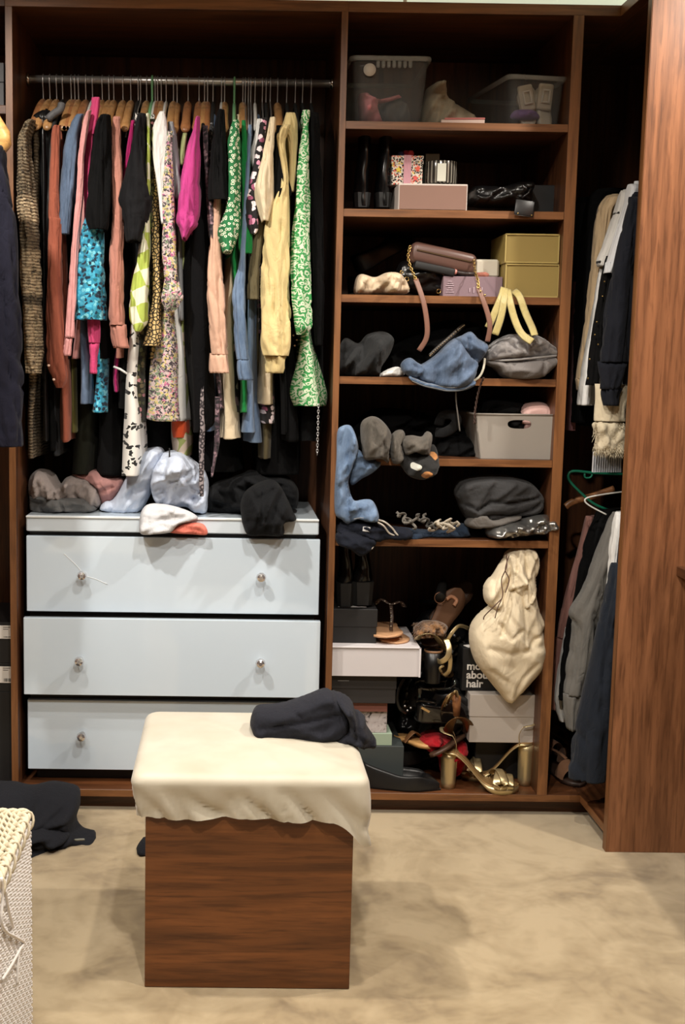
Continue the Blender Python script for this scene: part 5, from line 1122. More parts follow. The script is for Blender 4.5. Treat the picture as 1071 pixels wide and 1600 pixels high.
soft('black_jersey_bundle', 'bulky black garment filling the fifth shelf behind the jeans', 'clothes', BLACK, [(545, 716), (550, 672), (580, 640), (640, 640), (690, 656), (738, 670), (742, 716)], .28, front=.08, back=.08, R=.06, folds=(.016, .05, .3, 2), rest=SHELF_Z[4]+.0005, seed=6.7)
t = thing('grey_sleeve_top', 'dark grey top with its sleeve raised in a loop, left of the grey bin', 'top', W(705, 700, .15)); strp(t, [W(682, 676, .12), W(694, 676, .10), (W(708, 668, .09)), W(714, 656, .09), W(706, 648, .10), W(692, 650, .12), W(686, 664, .14)], .030, DG, 'sleeve', 26, .006)
puff('top_body', t, BLACK, [(684, 716), (688, 684), (712, 676), (740, 690), (742, 716)], .16, .05, .06, .04, folds=(.01, .04, .3, 2))
t = thing('dangling_string', 'thin grey cord dangling below the fourth shelf', 'string', W(714, 610, -.01)); Geo().tube(smooth3([W(713, 598, -.03), W(713, 624, -.012), W(716, 650, -.008), W(719, 674, -.008)], 18), .0022, 7).build('cord_line', plain('grey_cord', (92, 88, 82), .8), t)
t = thing('plaited_string', 'plaited brown cord hanging left of the grey bin', 'string', W(748, 610, -.01))
for ph in (0, PI):
    P = smooth3([W(756, 590, -.03), W(748, 612, -.014), W(743, 640, -.012), W(742, 662, -.01)], 40); Geo().tube([p+Vector((.002*cos(i*.9+ph), .002*sin(i*.9+ph), 0)) for i, p in enumerate(P)], .0019, 6).build('strand', plain('brown_cord', (62, 42, 34), .7), t)
# grey plastic bin
BIN = plain('warm_grey_plastic', (152, 146, 138), .5, var=.02); yb = .03
t = thing('grey_plastic_bin', 'warm grey plastic bin with an oval handle hole on the fifth shelf', 'bin', W(806, 718, .15))
a, b_ = W(750, 719, yb), W(862, 719, yb); a2, b2 = W(743, 647, yb-.008), W(875, 647, yb-.008); zt_ = a2.z; hb = W(812, 663, yb-.004)
bz = z+.0005; dd = .26; wb, wt = (b_.x-a.x)/2, (b2.x-a2.x)/2; cxb = (a.x+b_.x)/2; cxt = (a2.x+b2.x)/2
def binp(u, f, k): return Vector((lerp(cxb, cxt, f)+u*lerp(wb, wt, f), (yb-.008*f) if k == 0 else (yb+dd+.008*f), bz+(zt_-bz)*f))
g = Geo(); K = 64; outer = []; hole = []
fz = (hb.z-bz)/(zt_-bz); hu = (hb.x-lerp(cxb, cxt, fz))/lerp(wb, wt, fz)
for i in range(K):
    a_ = 2*PI*i/K; dx, dz = cos(a_), sin(a_)
    s_ = min(((1-hu)/dx if dx > 0 else (-1-hu)/dx) if abs(dx) > 1e-6 else 9, ((1-fz)/dz if dz > 0 else -fz/dz) if abs(dz) > 1e-6 else 9)
    outer.append((hu+dx*s_, fz+dz*s_)); q = (abs(dx)**.7*(1 if dx > 0 else -1), abs(dz)**.8*(1 if dz > 0 else -1)); hole.append((hu+q[0]*.29, fz+q[1]*.098))
for u, f in ((-1, 0), (1, 0), (1, 1), (-1, 1)):
    j = min(range(K), key=lambda i: (outer[i][0]-u)**2+(outer[i][1]-f)**2); outer[j] = (u, f)
R_ = [[binp(u, f, 0)+Vector((0, dy, 0)) for u, f in L] for L, dy in ((outer, 0), (hole, 0), (hole, .003), (outer, .003))]
g.loft(R_, cap=False); g.build('front_wall', BIN, t, False)
for u in (-1, 1):
    g = Geo(); g.loft([[binp(u*x, f, k) for x, f, k in ((1, 0, 0), (1, 1, 0), (1, 1, 1), (1, 0, 1))], [binp(u*.97, f, k) for f, k in ((0, 0), (1, 0), (1, 1), (0, 1))]]); g.build('side_wall', BIN, t, False)
g = Geo(); g.loft([[binp(u, f, 1)+Vector((0, dy, 0)) for u, f in ((-.99, 0), (.99, 0), (.99, 1), (-.99, 1))] for dy in (-.003, 0)]); g.build('back_wall', BIN, t, False)
Geo().bb(cxb-wb*.98, cxb+wb*.98, yb+.003, yb+dd-.003, bz, bz+.003, 0).build('base', BIN, t)
g = Geo(); P = [binp(u, 1, k) for u, k in ((-1, 0), (1, 0), (1, 1), (-1, 1))]; g.tube(P+[P[0]], .003, 8); g.build('rim', BIN, t)
soft('black_lace_garment', 'crumpled black garment in the grey bin', 'clothes', BLACK, [(748, 700), (746, 650), (752, 626), (772, 620), (800, 624), (822, 634), (826, 700)], .14, front=.06, back=.08, R=.04, folds=(.010, .03, .2, 2), seed=7.7)
t = thing('pink_padded_bra', 'pale pink padded bra sticking out of the grey bin', 'bra', W(832, 690, .12)); BP = cloth('pale_pink_satin', (218, 178, 170), .5)
puff('front_cup', t, BP, [(806, 668), (808, 648), (816, 634), (832, 628), (850, 629), (862, 640), (863, 655), (860, 690), (812, 690)], .10, .05, .03, .05, folds=(0, .1, 0, 1))
puff('rear_cup', t, BP, [(800, 660), (803, 644), (814, 632), (826, 630), (824, 650), (812, 690), (800, 690)], .13, .03, .03, .03, folds=(0, .1, 0, 1))
strp(t, [W(800, 668, .06), W(812, 660, .05), W(832, 662, .05)], .010, BP, 'strap', 12)

# ------------------------------------------------------------------ sixth shelf
NVJ = cloth('navy_jersey', (26, 29, 38), sheen=.05)
t = thing('navy_drawstring_trousers', 'navy drawstring trousers spilling over the left of the sixth shelf', 'trousers', W(580, 836, .05))
puff('upper_part', t, NVJ, [(526, 820), (540, 812), (570, 812), (600, 820), (640, 826), (640, 842), (600, 843), (590, 846), (560, 838), (528, 834)], .03, .04, .06, .022, folds=(.006, .03, -.2, 2.5), seed=1.9, yf=lambda u, v: -.01)
puff('hanging_part', t, NVJ, [(525, 832), (548, 830), (582, 838), (588, 848), (576, 862), (562, 868), (548, 858), (528, 850)], -.01, .03, .03, .022, folds=(.005, .03, -.4, 2.5), seed=2.9, yf=lambda u, v: -.012)
for pts in ([(590, 812, -.03), (602, 816, -.03), (614, 826, -.025), (622, 836, -.018), (636, 836, .0)], [(590, 816, -.03), (600, 822, -.03), (610, 834, -.02), (626, 838, -.01)], [(584, 846, -.035), (582, 856, -.04), (572, 862, -.042)]):
    Geo().tube(smooth3([W(*p) for p in pts], 20), .0028, 7).build('drawcord', plain('white_cord', (196, 190, 180), .8), t)
p = W(573, 827, -.045); Geo().box(p, (.022, .003, .014), Matrix.Rotation(.1, 3, 'Y'), .0008).build('care_label', plain('white_label', (206, 206, 206), .7), t, False)
p0 = W(573, 826, -.047); Geo().box(p0+Vector((-.003, 0, .001)), (.010, .001, .004), Matrix.Rotation(.3, 3, 'Y'), 0).build('label_print', plain('navy_ink', (30, 36, 60), .7), t, False)
soft('dark_blue_top', 'dark blue cloth folded in the middle of the sixth shelf', 'top', cloth('ink_blue_cotton', (38, 50, 66)), [(612, 842), (618, 824), (650, 826), (690, 828), (726, 818), (732, 826), (730, 838), (690, 840)], .08, front=.05, back=.06, R=.02, folds=(.005, .03, 0, 3), rest=SHELF_Z[5]+.0005, seed=3.9)
t = thing('lace_tangle', 'tangle of grey and cream lace ribbon on the dark blue cloth', 'lace', W(665, 830, .04))
for i, (x0, y0, x1, y1, col) in enumerate(((620, 800, 650, 824, (120, 116, 108)), (630, 816, 668, 808, (110, 106, 100)), (652, 808, 680, 824, (96, 94, 90)), (672, 826, 712, 812, (196, 188, 172)), (680, 814, 708, 830, (186, 178, 162)), (690, 822, 716, 822, (176, 168, 152)))):
    P = [W(lerp(x0, x1, k/14)+4*sin(k*1.7+i), lerp(y0, y1, k/14)+5*sin(k*1.1+i*2), .02+.012*cos(k*1.3+i)) for k in range(15)]
    Geo().tube(smooth3(P, 44), 1., 6, flat=(.0042, .0012), up=(0, 1, .3)).build('lace', cloth('lace_%d' % i, col), t)
GH = cloth('charcoal_fleece', (58, 58, 59), bump=.5)
t = thing('folded_grey_hoodie', 'thick charcoal hoodie folded at the right of the sixth shelf', 'hoodie', W(785, 836, .1))
puff('folded_body', t, GH, [(712, 770), (722, 750), (750, 742), (790, 742), (826, 752), (846, 772), (848, 790), (836, 804), (800, 808), (770, 816), (738, 818), (722, 800), (716, 784)], .09, .07, .10, .05, folds=(.006, .06, .3, 3), creases=(([(724, 786), (742, 794), (760, 780), (800, 782), (836, 774)], .005, .016), ([(744, 806), (764, 800), (790, 802), (824, 794), (838, 782)], .005, .014)), steps=(([(846, 790), (830, 770), (800, 772), (760, 782), (740, 796), (722, 786)], .010, .025),), seed=4.9)
puff('sleeve_fold', t, cloth('charcoal_fleece_inside', (96, 92, 88), bump=.4), [(726, 818), (740, 804), (758, 802), (768, 810), (790, 806), (816, 806), (800, 816), (770, 824), (740, 826)], .045, .035, .05, .02, folds=(.003, .04, .1, 3), seed=5.9)
puff('black_underlayer', t, BLACK, [(716, 842), (722, 822), (760, 822), (790, 822), (800, 842)], .10, .04, .08, .02, folds=(.003, .04, .1, 3), rest=SHELF_Z[5]+.0005, seed=5.)
FOIL = plain('silver_foil', (150, 150, 148), .28, .85, bump=.0)
soft('silver_foil_pouch', 'crinkled silver foil pouch under the charcoal hoodie', 'pouch', FOIL, [(760, 826), (772, 818), (810, 812), (846, 804), (862, 808), (873, 822), (858, 832), (820, 838), (780, 842), (762, 838)], .03, front=.03, back=.06, R=.025, sp=.006, folds=(.010, .022, .3, 1.4), rest=SHELF_Z[5]+.0005, seed=6.9)
# ------------------------------------------------------------------ bottom of the shelving bay: boxes
z = ZT+.0003
fbox('dark_teal_box', 'dark teal box at the bottom of the stack behind the black shoes', 'box', 522, 1166, 632, 1222, .07, .26, card('teal_card', (56, 62, 62)), bot=z)
zt_ = W(580, 1166, .07).z
fbox('mint_box', 'pale mint box near the bottom of the stack', 'box', 521, 1146, 614, 1166, .075, .22, card('mint_card', (150, 168, 148)), bot=zt_+.0003)
z2 = W(567, 1146, .075).z
MARB = N('marbled_card'); v = MARB.coords(); n1 = MARB.noise(v, 26, 4, .6, 2.2); MARB.color(MARB.ramp(n1.outputs['Fac'], [(.36, lin((40, 38, 40))), (.44, lin((172, 164, 164))), (.62, lin((186, 180, 180)))])); MARB = MARB.m
fbox('marbled_box', 'black and white marbled box in the stack', 'box', 521, 1111, 606, 1146, .08, .22, MARB, bot=z2+.0003)
z3 = W(563, 1111, .08).z
fbox('rose_box', 'flat dusty rose box under the black box', 'box', 520, 1097, 607, 1111, .07, .24, card('rose_card', (128, 80, 70)), bot=z3+.0003)
z4 = W(563, 1097, .07).z
t, c0, w, h, R = fbox('black_shoe_box', 'flat black shoe box with a lid, directly under the white box', 'box', 518.5, 1054, 620, 1097, .055, .28, card('charcoal_card', (38, 36, 36)), lid=.5, bot=z4+.0003)
Geo().box(c0+Vector((-w*.32, -.0004, h*.78)), (.034, .0008, .0016), None, 0).build('silver_line', plain('silver_print', (150, 150, 150), .4), t, False)
z5 = c0.z+h
t, c0, w, h, R = fbox('white_shoe_box', 'large white box carrying the black box and tan sandals', 'box', 518, 1011, 658, 1055, .03, .29, card('white_board', (206, 202, 204)), bot=z5+.0003)
g = Geo()
for dx, dz, sx, sz in ((w/2-.003, h/2, .006, h), (0, h-.0015, w, .003)): g.box(c0+Vector((dx, -.0012, dz)), (sx, .003, sz), None, .0005)
g.build('lid_edge', card('white_board_edge', (220, 216, 218)), t, False)
z6 = c0.z+h
t, c0, w, h, R = fbox('black_lidded_box', 'black lidded box with heeled boots standing on it', 'box', 519, 952, 590, 1002, .075, .20, card('black_board', (26, 25, 25)), lid=.52, bot=z6+.0003)
z7 = c0.z+h
Geo().box(c0+Vector((-.005, .055, h+.0012)), (w*.62, .05, .002), None, .0004).build('tissue_sheet', card('tissue', (190, 188, 186)), t, False)
for i, (rows, hl) in enumerate((([(800, 530, 548), (858, 529, 549), (882, 530, 551), (900, 527, 553), (914, 525, 553)], (525, 908, 553, 944)), ([(800, 556, 576), (858, 555, 577), (884, 555, 580), (900, 550, 582), (912, 549, 582)], (549, 906, 583, 942)))):
    boot('heeled_boot', 'black heeled ankle boot on the black lidded box, %s of the pair' % ('left' if i == 0 else 'right'), rows, .14, plain('heel_boot_leather', (12, 12, 13), .25), hl, .05, 'black heeled boots on the lidded box', ry=.036)

# tan sandals with beaded straps
NUDE = plain('nude_leather', (204, 158, 118), .5, var=.08); BEAD = plain('pewter_bead', (150, 142, 128), .3, .8); BRS = plain('dark_strap', (60, 46, 38), .5)
for i in range(2):
    p = W(612, 998-i*13, .06); zz = z6+.0006+i*.016
    M = place((p.x+.004*i, .30-.02*i, zz), -PI/2+.08-.16*i, -.03*i, .06*i)
    t = thing('tan_sandal', 'tan flat sandal on the white box, %s of the pair' % ('lower' if i == 0 else 'upper one with the beaded strap'), 'shoe', M @ Vector((.11, 0, 0)), 'tan sandals on the white box')
    sole(M, .235, 0, .007, wide=1.12).build('sole', NUDE, t)
    if i:
        b0 = W(611, 985, .09); b1 = W(611, 944, .13)
        Geo().tube([b0, lerp(b0, b1, .5)+Vector((.004, 0, 0)), b1], 1., 8, flat=(.0055, .0015), up=(0, 1, 0)).build('toe_post', BRS, t)
        A = smooth3([W(588, 943, .19), W(596, 936, .15), b1, W(626, 940, .15), W(632, 948, .19)], 18); Geo().tube(A, 1., 8, flat=(.008, .0016), up=(0, 0, 1)).build('cross_strap', BRS, t)
        g = Geo()
        for q in A[::2]+[lerp(b0, b1, k/6) for k in range(1, 6)]: g.lathe([(0, -.003), (.0032, -.001), (.0032, .001), (0, .003)], q+Vector((0, -.004, 0)), 7, cap=False)
        g.build('bead_row', BEAD, t)

# ------------------------------------------------------------------ jumble of shoes in the middle
FUR = N('brown_fur'); v = FUR.coords((1, 1, 1)); n1 = FUR.noise(v, 60, 4, .7); FUR.color(FUR.ramp(n1.outputs['Fac'], [(.35, lin((78, 52, 30))), (.65, lin((150, 108, 66)))])); FUR.set(Roughness=.95, Sheen_Weight=.4); FUR.bump(n1.outputs['Fac'], .9, .006); FUR = FUR.m
t = thing('fur_slipper', 'brown fur-lined slipper with its sole showing, on top of the shoe jumble', 'slipper', W(680, 1000, .16))
M = place(W(668, 1010, .17), .25, -1.05, 1.45); sole(M, .21, 0, .010, wide=1.0).build('sole', BRSOLE, t)
o = puff('fur_cuff', t, FUR, [(646, 986), (654, 976), (668, 970), (690, 972), (700, 980), (694, 990), (676, 992), (660, 996), (650, 994)], .12, .035, .04, .02, sp=.005, folds=(.006, .012, .4, 1.3), seed=3.)
g = Geo(); rn = random.Random(5)
for k in range(420):
    x = rn.uniform(646, 698); y_ = rn.uniform(972, 995); b0 = W(x, y_, .09+rn.uniform(-.004, .02)); d_ = Vector((rn.uniform(-.012, .002), rn.uniform(-.006, .0), rn.uniform(-.012, .002)))
    g.tube([b0, b0+d_*.6, b0+d_], [.0007, .0005, .0001], 3)
tag(g.build('fur_hairs', FUR, t), kind='stuff')
t = thing('nude_mule', 'mule with a round black heel tip standing highest in the shoe jumble', 'shoe', W(690, 950, .2))
c_ = W(688, 934, .16); Geo().lathe([(0, 0), (.0165, 0), (.0175, .002), (.0175, .012), (.015, .05), (.013, .07)], c_, 20, Matrix.Rotation(-PI/2+.5, 3, 'X') @ Matrix.Rotation(.25, 3, 'Y'), cap=False).build('heel', RUBBER, t)
c_ = W(688, 934, .158); Geo().tube([c_+Vector((.0170*cos(a), 0, .0170*sin(a))) for a in [2*PI*k/24 for k in range(24)]], .0014, 6, closed=True).build('heel_ring', plain('copper_ring', (150, 110, 84), .35, .6), t)
Geo().tube(smooth3([W(698, 936, .17), W(706, 932, .18), W(714, 938, .18), W(710, 946, .17)], 14), .006, 8).build('nude_straps', plain('nude_patent', (206, 152, 120), .3), t)
sole(place(W(702, 946, .2), PI/2+.2, .2, .2), .2, 0, .012).build('sole', LEATHER, t)
t = thing('dark_mule', 'dark brown sole leaning behind the fur slipper', 'shoe', W(700, 985, .2)); sole(place(W(676, 978, .24), .4, -.75, 1.1), .19, 0, .008).build('sole', plain('dark_brown_sole', (70, 48, 34), .5), t); strap(place(W(676, 978, .24), .4, -.75, 1.1), [(.11, -.03, .0), (.12, 0, .04), (.13, .035, .0)], .03).build('strap', LEATHER, t)
t = thing('block_heel_sandal', 'black sandal with a thick cylindrical heel and gold cuff, upside down in the jumble', 'shoe', W(675, 1070, .13))
p = W(676, 1066, .10); hz = W(676, 1016, .10).z-p.z
Geo().lathe([(0, 0), (.0235, 0), (.0245, .002), (.026, hz*.5), (.0275, hz), (0, hz)], p, 28, cap=False).build('heel', plain('satin_black', (14, 14, 15), .35), t)
Geo().lathe([(.0272, hz-.004), (.0285, hz-.003), (.0285, hz+.002), (.027, hz+.003)], p, 28, cap=False).build('tan_welt', plain('tan_welt', (140, 104, 74), .5), t)
strap(Matrix.Identity(4), [W(652, 1000, .10), W(656, 994, .06), W(668, 990, .05), W(680, 994, .06), W(690, 1006, .09), W(696, 1016, .13)], .020, .0014, 18, (0, .2, 1)).build('gold_cuff', GOLD, t)
sole(place(p+Vector((-.005, .02, hz+.004)), PI/2-.2, -.25, 0), .2, 0, .008).build('sole', plain('dark_brown_sole', (70, 48, 34), .5), t)
t = thing('gold_strappy_sandal', 'gold strappy sandal tangled in the shoe jumble beside the printed black box', 'shoe', W(702, 1040, .1))
for pts, wd in (([(733, 982, .12), (718, 978, .09), (706, 990, .07), (699, 1002, .08)], .012), ([(697, 998, .08), (702, 1012, .06), (700, 1026, .055), (690, 1034, .06), (683, 1032, .08)], .018), ([(700, 1012, .07), (704, 1030, .065), (702, 1048, .075), (694, 1056, .09)], .014), ([(690, 1050, .08), (688, 1044, .07), (694, 1040, .07)], .008)):
    strap(Matrix.Identity(4), [W(*q) for q in pts], wd, .0012, 20, (0, 1, .1)).build('strap', GOLD, t)
sole(place(W(700, 1060, .15), PI/2+.3, -.5, .3), .2, 0, .01).build('sole', BRONZE, t)
t = thing('ankle_strap_sandal', 'black sandal with a thin looped ankle strap in the shoe jumble', 'shoe', W(640, 1110, .1))
strap(Matrix.Identity(4), [W(632, 1060, .10), W(624, 1074, .09), W(621, 1092, .085), W(626, 1108, .085), W(636, 1114, .10)], .010, .0014, 22, (0, 1, 0)).build('ankle_strap', LEATHER, t)
shoe(place(W(640, 1100, .20), -.5, -.1), .2, LEATHER, RUBBER, t, opened=(.6, .74))
for x, y_ in ((633, 1103), (637, 1110), (642, 1106)): Geo().lathe([(0, 0), (.003, 0), (.003, .003), (0, .003)], W(x, y_, .085), 8, Matrix.Rotation(PI/2, 3, 'X'), cap=False).build('stud', STEEL, t)
t = thing('patent_loafer', 'shiny black patent loafer with gold trim in the middle of the jumble', 'shoe', W(680, 1115, .08))
M = place(W(648, 1124, .10), .15, .04, .12); shoe(M, .20, PATENT, RUBBER, t, tab=HW, h=.062, hh=.06, opened=(.30, .46))
Geo().box(W(665, 1109, .035), (.030, .004, .008), Matrix.Rotation(.5, 3, 'Y'), .001).build('metal_bar', plain('champagne_metal', (206, 180, 140), .2, 1.), t)
t = thing('black_patent_pump', 'glossy black pump lying behind the patent loafer', 'shoe', W(660, 1080, .15)); shoe(place(W(648, 1092, .16), .1, -.1, .3), .19, PATENT, RUBBER, t)
t = thing('bronze_strappy_heel', 'bronze strappy heel with crossing straps beside the patent loafer', 'shoe', W(705, 1100, .08))
for k in range(4): strap(Matrix.Identity(4), [W(690+k*5, 1112-k*6, .09), W(694+k*5, 1098-k*5, .05), W(702+k*4, 1086-k*2, .05), W(710+k*2, 1082+k*3, .08)], .007, .0011, 14, (0, 1, 0)).build('strap', GOLD if k % 2 else BRONZE, t)
p = W(713, 1118, .09); Geo().lathe([(0, 0), (.012, 0), (.014, .06), (.0, .07)], p, 16, cap=False).build('wooden_heel', plain('stacked_heel', (150, 100, 62), .5), t)
sole(place(W(700, 1118, .14), PI/2-.1, -.3, .0), .19, 0, .008).build('sole', TAN, t)
t = thing('bronze_mule', 'dark bronze mule lying on its side above the red cloth', 'shoe', W(715, 1140, .07))
strap(Matrix.Identity(4), [W(700, 1148, .10), W(704, 1132, .06), W(716, 1122, .05), W(730, 1128, .07), W(736, 1144, .10)], .030, .0016, 18, (0, .6, 1)).build('band', BRONZE, t); sole(place(W(722, 1152, .14), PI+.9, .1, .5), .18, 0, .01).build('sole', plain('dark_brown_sole', (70, 48, 34), .5), t)
t = thing('tan_slide', 'tan leather slide beside the mint box', 'shoe', W(636, 1140, .1)); M = place(W(618, 1151, .20)+Vector((.004, .0, -.002)), -.9, -.03, 0); sole(M, .16, 0, .012, wide=1.1).build('sole', plain('tan_slide_sole', (190, 146, 92), .5), t)
strap(M, [(.06, -.03, .004), (.075, 0, .035), (.08, .034, .004)], .030, .0016).build('strap', plain('tan_band', (132, 92, 58), .5), t)
soft('dark_shoe_heap', 'dark backing mass behind the shoe jumble, standing for piled dark shoes', 'bundle', LEATHER, [(626, 1180), (622, 1080), (640, 1000), (664, 960), (700, 950), (728, 990), (735, 1180)], .30, front=.06, back=.10, R=.06, folds=(.02, .06, .6, 1.5), rest=ZT+.0005, seed=2.2)  # added backing: one dark mesh standing for a pile of shoes
soft('red_cloth', 'crumpled red cloth under the shoe jumble', 'cloth', cloth('red_cotton', (168, 26, 36)), [(656, 1156), (668, 1146), (684, 1144), (700, 1152), (716, 1158), (728, 1160), (731, 1174), (722, 1196), (706, 1206), (690, 1200), (684, 1180), (668, 1172)], .135, front=.03, back=.06, R=.03, folds=(.010, .03, .5, 2), rest=ZT+.0005, seed=3.2)
for i, (x, y_, yy, yw, L) in enumerate(((562, 1225, .09, -.24, .25), (588, 1192, .16, .30, .19))):
    M = place((W(x, y_, yy).x, yy, ZT+.0006+(.022 if i else 0)), yw, -.10*i, 0)
    t = thing('pointed_flat', ['large black pointed flat shoe at the front of the bottom shelf', 'second black pointed flat behind the front one'][i], 'shoe', M @ Vector((.1, 0, 0)), 'black pointed flats')
    shoe(M, L, plain('matt_black_leather', (18, 18, 19), .4), RUBBER, t, tab=[(0, .0), (.02, .10), (.08, .17), (.2, .2), (.4, .2), (.6, .2), (.75, .16), (.88, .09), (.96, .035), (1, .0)], h=.06, hh=.078, opened=(.70, .84))
heel_sandal('gold_platform_sandal', 'gold platform sandal in front with its heel to the left', place((W(697, 1226, .045).x-.012, .062, ZT+.0006), -.14), .235, W(702, 1174, .045).z-ZT, .020, GOLD, plain('gold_insole', (150, 118, 76), .4, .3), 'gold platform sandals')
heel_sandal('gold_platform_sandal', 'gold platform sandal behind with its heel to the right', place((W(832, 1212, .085).x, .085, ZT+.0006), PI-.38), .235, W(826, 1160, .085).z-ZT, .020, GOLD, plain('gold_insole', (150, 118, 76), .4, .3), 'gold platform sandals')
# right stack: black box, grey shoe box, printed black box
fbox('low_black_box', 'low black box under the grey shoe box', 'box', 742, 1151, 848, 1214, .14, .22, card('black_card2', (20, 20, 21)), bot=z)
za = W(795, 1151, .14).z
t, c0, w, h, R = fbox('grey_shoe_box', 'pale grey shoe box with a lid, under the hanging cream bag', 'box', 734, 1086, 857, 1151, .075, .20, card('warm_grey_card', (176, 168, 160)), lid=.46, bot=za+.0003)
zb2 = c0.z+h
t, c0, w, h, R = fbox('printed_black_box', 'black box with white lettering behind the cream bag', 'box', 722, 1014, 812, 1087, .115, .15, card('ink_black_card', (14, 14, 15)), bot=zb2+.0003)
p = W(729.5, 1046, .1145); text_mesh('more\nabout\nhair', .034, card('white_ink', (226, 222, 216)), t, p+Vector((0, -.0004, 0)), bold=.0009)
p = W(724, 1008, .13); Geo().box((p.x+.02, .14, c0.z+h+.002), (.02, .03, .003), Matrix.Rotation(.4, 3, 'Z'), .0006).build('torn_flap', card('white_ink', (226, 222, 216)), t, False)
# cream drawstring bag
BAGM = cloth('cream_calico', (222, 208, 180), bump=.2, wrinkle=.3)
t = thing('cream_drawstring_bag', 'full cream cotton drawstring bag hanging in front of the bottom shelf boxes', 'bag', W(795, 1097, .05))
puff('bag_body', t, BAGM, [(786, 908), (810, 898), (832, 902), (836, 930), (842, 952), (851, 972), (848, 984), (853, 1000), (852, 1022), (846, 1044), (830, 1064), (812, 1084), (796, 1098), (780, 1082), (762, 1060), (744, 1036), (735, 1012), (733, 990), (738, 972), (752, 956), (766, 944), (776, 926)], .05, .06, .05, .075, folds=(.0042, .075, 1.9, 2.2), sp=.0055,
     creases=(([(796, 905), (788, 945), (776, 985)], .005, .012), ([(812, 905), (812, 960), (813, 1012)], .004, .007), ([(824, 905), (832, 945), (842, 975)], .005, .012), ([(758, 1006), (786, 1014), (816, 1010), (842, 1002)], .010, .006), ([(764, 1040), (786, 1058), (797, 1092)], .008, .006), ([(848, 980), (828, 992), (816, 1010)], .006, .009), ([(774, 968), (790, 990), (806, 978)], .006, .008), ([(832, 1030), (812, 1052), (800, 1084)], .007, .006)), seed=4.2)
puff('gathered_neck', t, BAGM, [(788, 870), (799, 858), (816, 853), (832, 856), (841, 867), (842, 884), (836, 904), (836, 930), (828, 950), (806, 946), (784, 944), (784, 920), (790, 895)], .045, .05, .045, .035, folds=(.0060, .022, 1.5, 4.), sp=.0048, creases=(([(804, 858), (800, 900), (794, 940)], .004, .012), ([(818, 856), (818, 900), (822, 945)], .004, .012), ([(829, 860), (833, 890), (830, 940)], .004, .010)), seed=6.2)
puff('gathered_flap', t, BAGM, [(788, 872), (778, 884), (770, 898), (757, 912), (756, 934), (764, 946), (776, 950), (790, 926), (798, 896), (798, 880)], .035, .035, .03, .02, folds=(.005, .026, 1.0, 3), seed=5.2)
CRD = plain('brown_cord2', (84, 60, 48), .8)
for pts in ([(792, 866, .0), (792, 886, -.03), (784, 906, -.03), (786, 930, -.045), (778, 950, -.05), (774, 966, -.05)], [(796, 868, .0), (790, 890, -.03), (796, 906, -.04), (790, 926, -.05)], [(784, 936, -.045), (770, 950, -.05), (758, 962, -.045), (756, 968, -.04)]):
    Geo().tube(smooth3([W(*q) for q in pts], 26), .0017, 6).build('drawstring', CRD, t)
# brown ankle shoes on the corner base
for i, (x, y_, yy, yw) in enumerate(((868, 1206, .16, -PI/2+.25), (880, 1196, .30, -PI/2+.1))):
    M = place((W(x, y_, yy).x, yy+.12, ZT+.0006), yw); t = thing('brown_peep_toe_shoe', ['brown suede peep-toe shoe, front one beside the hanging coats', 'brown suede peep-toe shoe, rear one in the dark'][i], 'shoe', M @ Vector((.1, 0, 0)), 'brown suede shoes')
    BS = cloth('brown_suede', (132, 96, 72)); sole(M, .22, 0, .014).build('sole', plain('dark_platform', (58, 42, 34), .5), t)
    for u0, u1, hgt in ((.60, .82, .05), (.10, .34, .085)):
        rings_ = []
        for k in range(8):
            u = lerp(u0, u1, k/7); w_ = halfw(u)*.22; rings_.append([M @ Vector((u*.22, sin(a)*w_*1.02, .012+cos(a)*hgt*(1-.3*(k/7 if u0 > .5 else 0)))) for a in [-PI/2+PI*j/12 for j in range(13)]])
        Geo().loft(rings_, cap=False, closed=False).build('suede_band', BS, t)
    strap(M, [(.055, -.03, .08), (.10, -.012, .075), (.13, .0, .062)], .016).build('tongue_strap', BS, t)

# ------------------------------------------------------------------ clothes in the corner wardrobe
GR = 'clothes in the corner wardrobe'
def body_x(t, rows, y, mat, x1, th=.022, seed=0., name='body', n=44, z0=None):
    """torso of a garment hung face-on: rows of (py, px of the left edge) on the plane y, reaching back to x1"""
    L = [(W(a, py, y).x, W(a, py, y).z) for py, a in rows]; m_ = max(8, int(abs(L[0][1]-L[-1][1])/.016)); rings_ = []
    for x0, zz in catmull(L, m_):
        c_, r = (x0+x1)/2, abs(x1-x0)/2
        rings_.append([Vector((c_+r*(abs(cos(a))**.6)*(1 if cos(a) > 0 else -1), y+th*(abs(sin(a))**.7)*(1 if sin(a) > 0 else -1)+.010*sin((c_+r*cos(a))*42+seed+3*nz(zz*3, seed)), zz)) for a in [2*PI*j/n for j in range(n)]])
    g = Geo(); g.loft(hollow_end(rings_)); return g.build(name, mat, t)
def rg(name, label, cat, mat, y, sl=None, bd=None, cuff=None, cm=None, ry=.03, x1=None, seed=None, extra=None, a2=.16, th=.022, k=3):
    seed = seed if seed is not None else random.random()*40
    r0 = (sl or [(q[0], q[1], q[1]+10) for q in bd])[0]; t = thing(name, label, cat, (RX, y, W(r0[1], r0[0], y).z), GR)
    if sl: sleeve(t, sl, y, mat, ry=ry, seed=seed, a2=a2, k=k)
    if cuff: sleeve(t, cuff, y, cm or mat, 'cuff', ry=ry*.9, seed=seed+1, a1=.03, a2=.05)
    if bd: body_x(t, bd, y+.03, mat, x1 or (RX+.21), th, seed)
    if extra: extra(t)
    return t
CREAMK = cloth('cream_knit', (206, 194, 168), bump=.6, weave=180); NAVYS = cloth('navy_sweat', (27, 29, 36), sheen=.08); SHEER = cloth('white_sheer', (206, 208, 212))
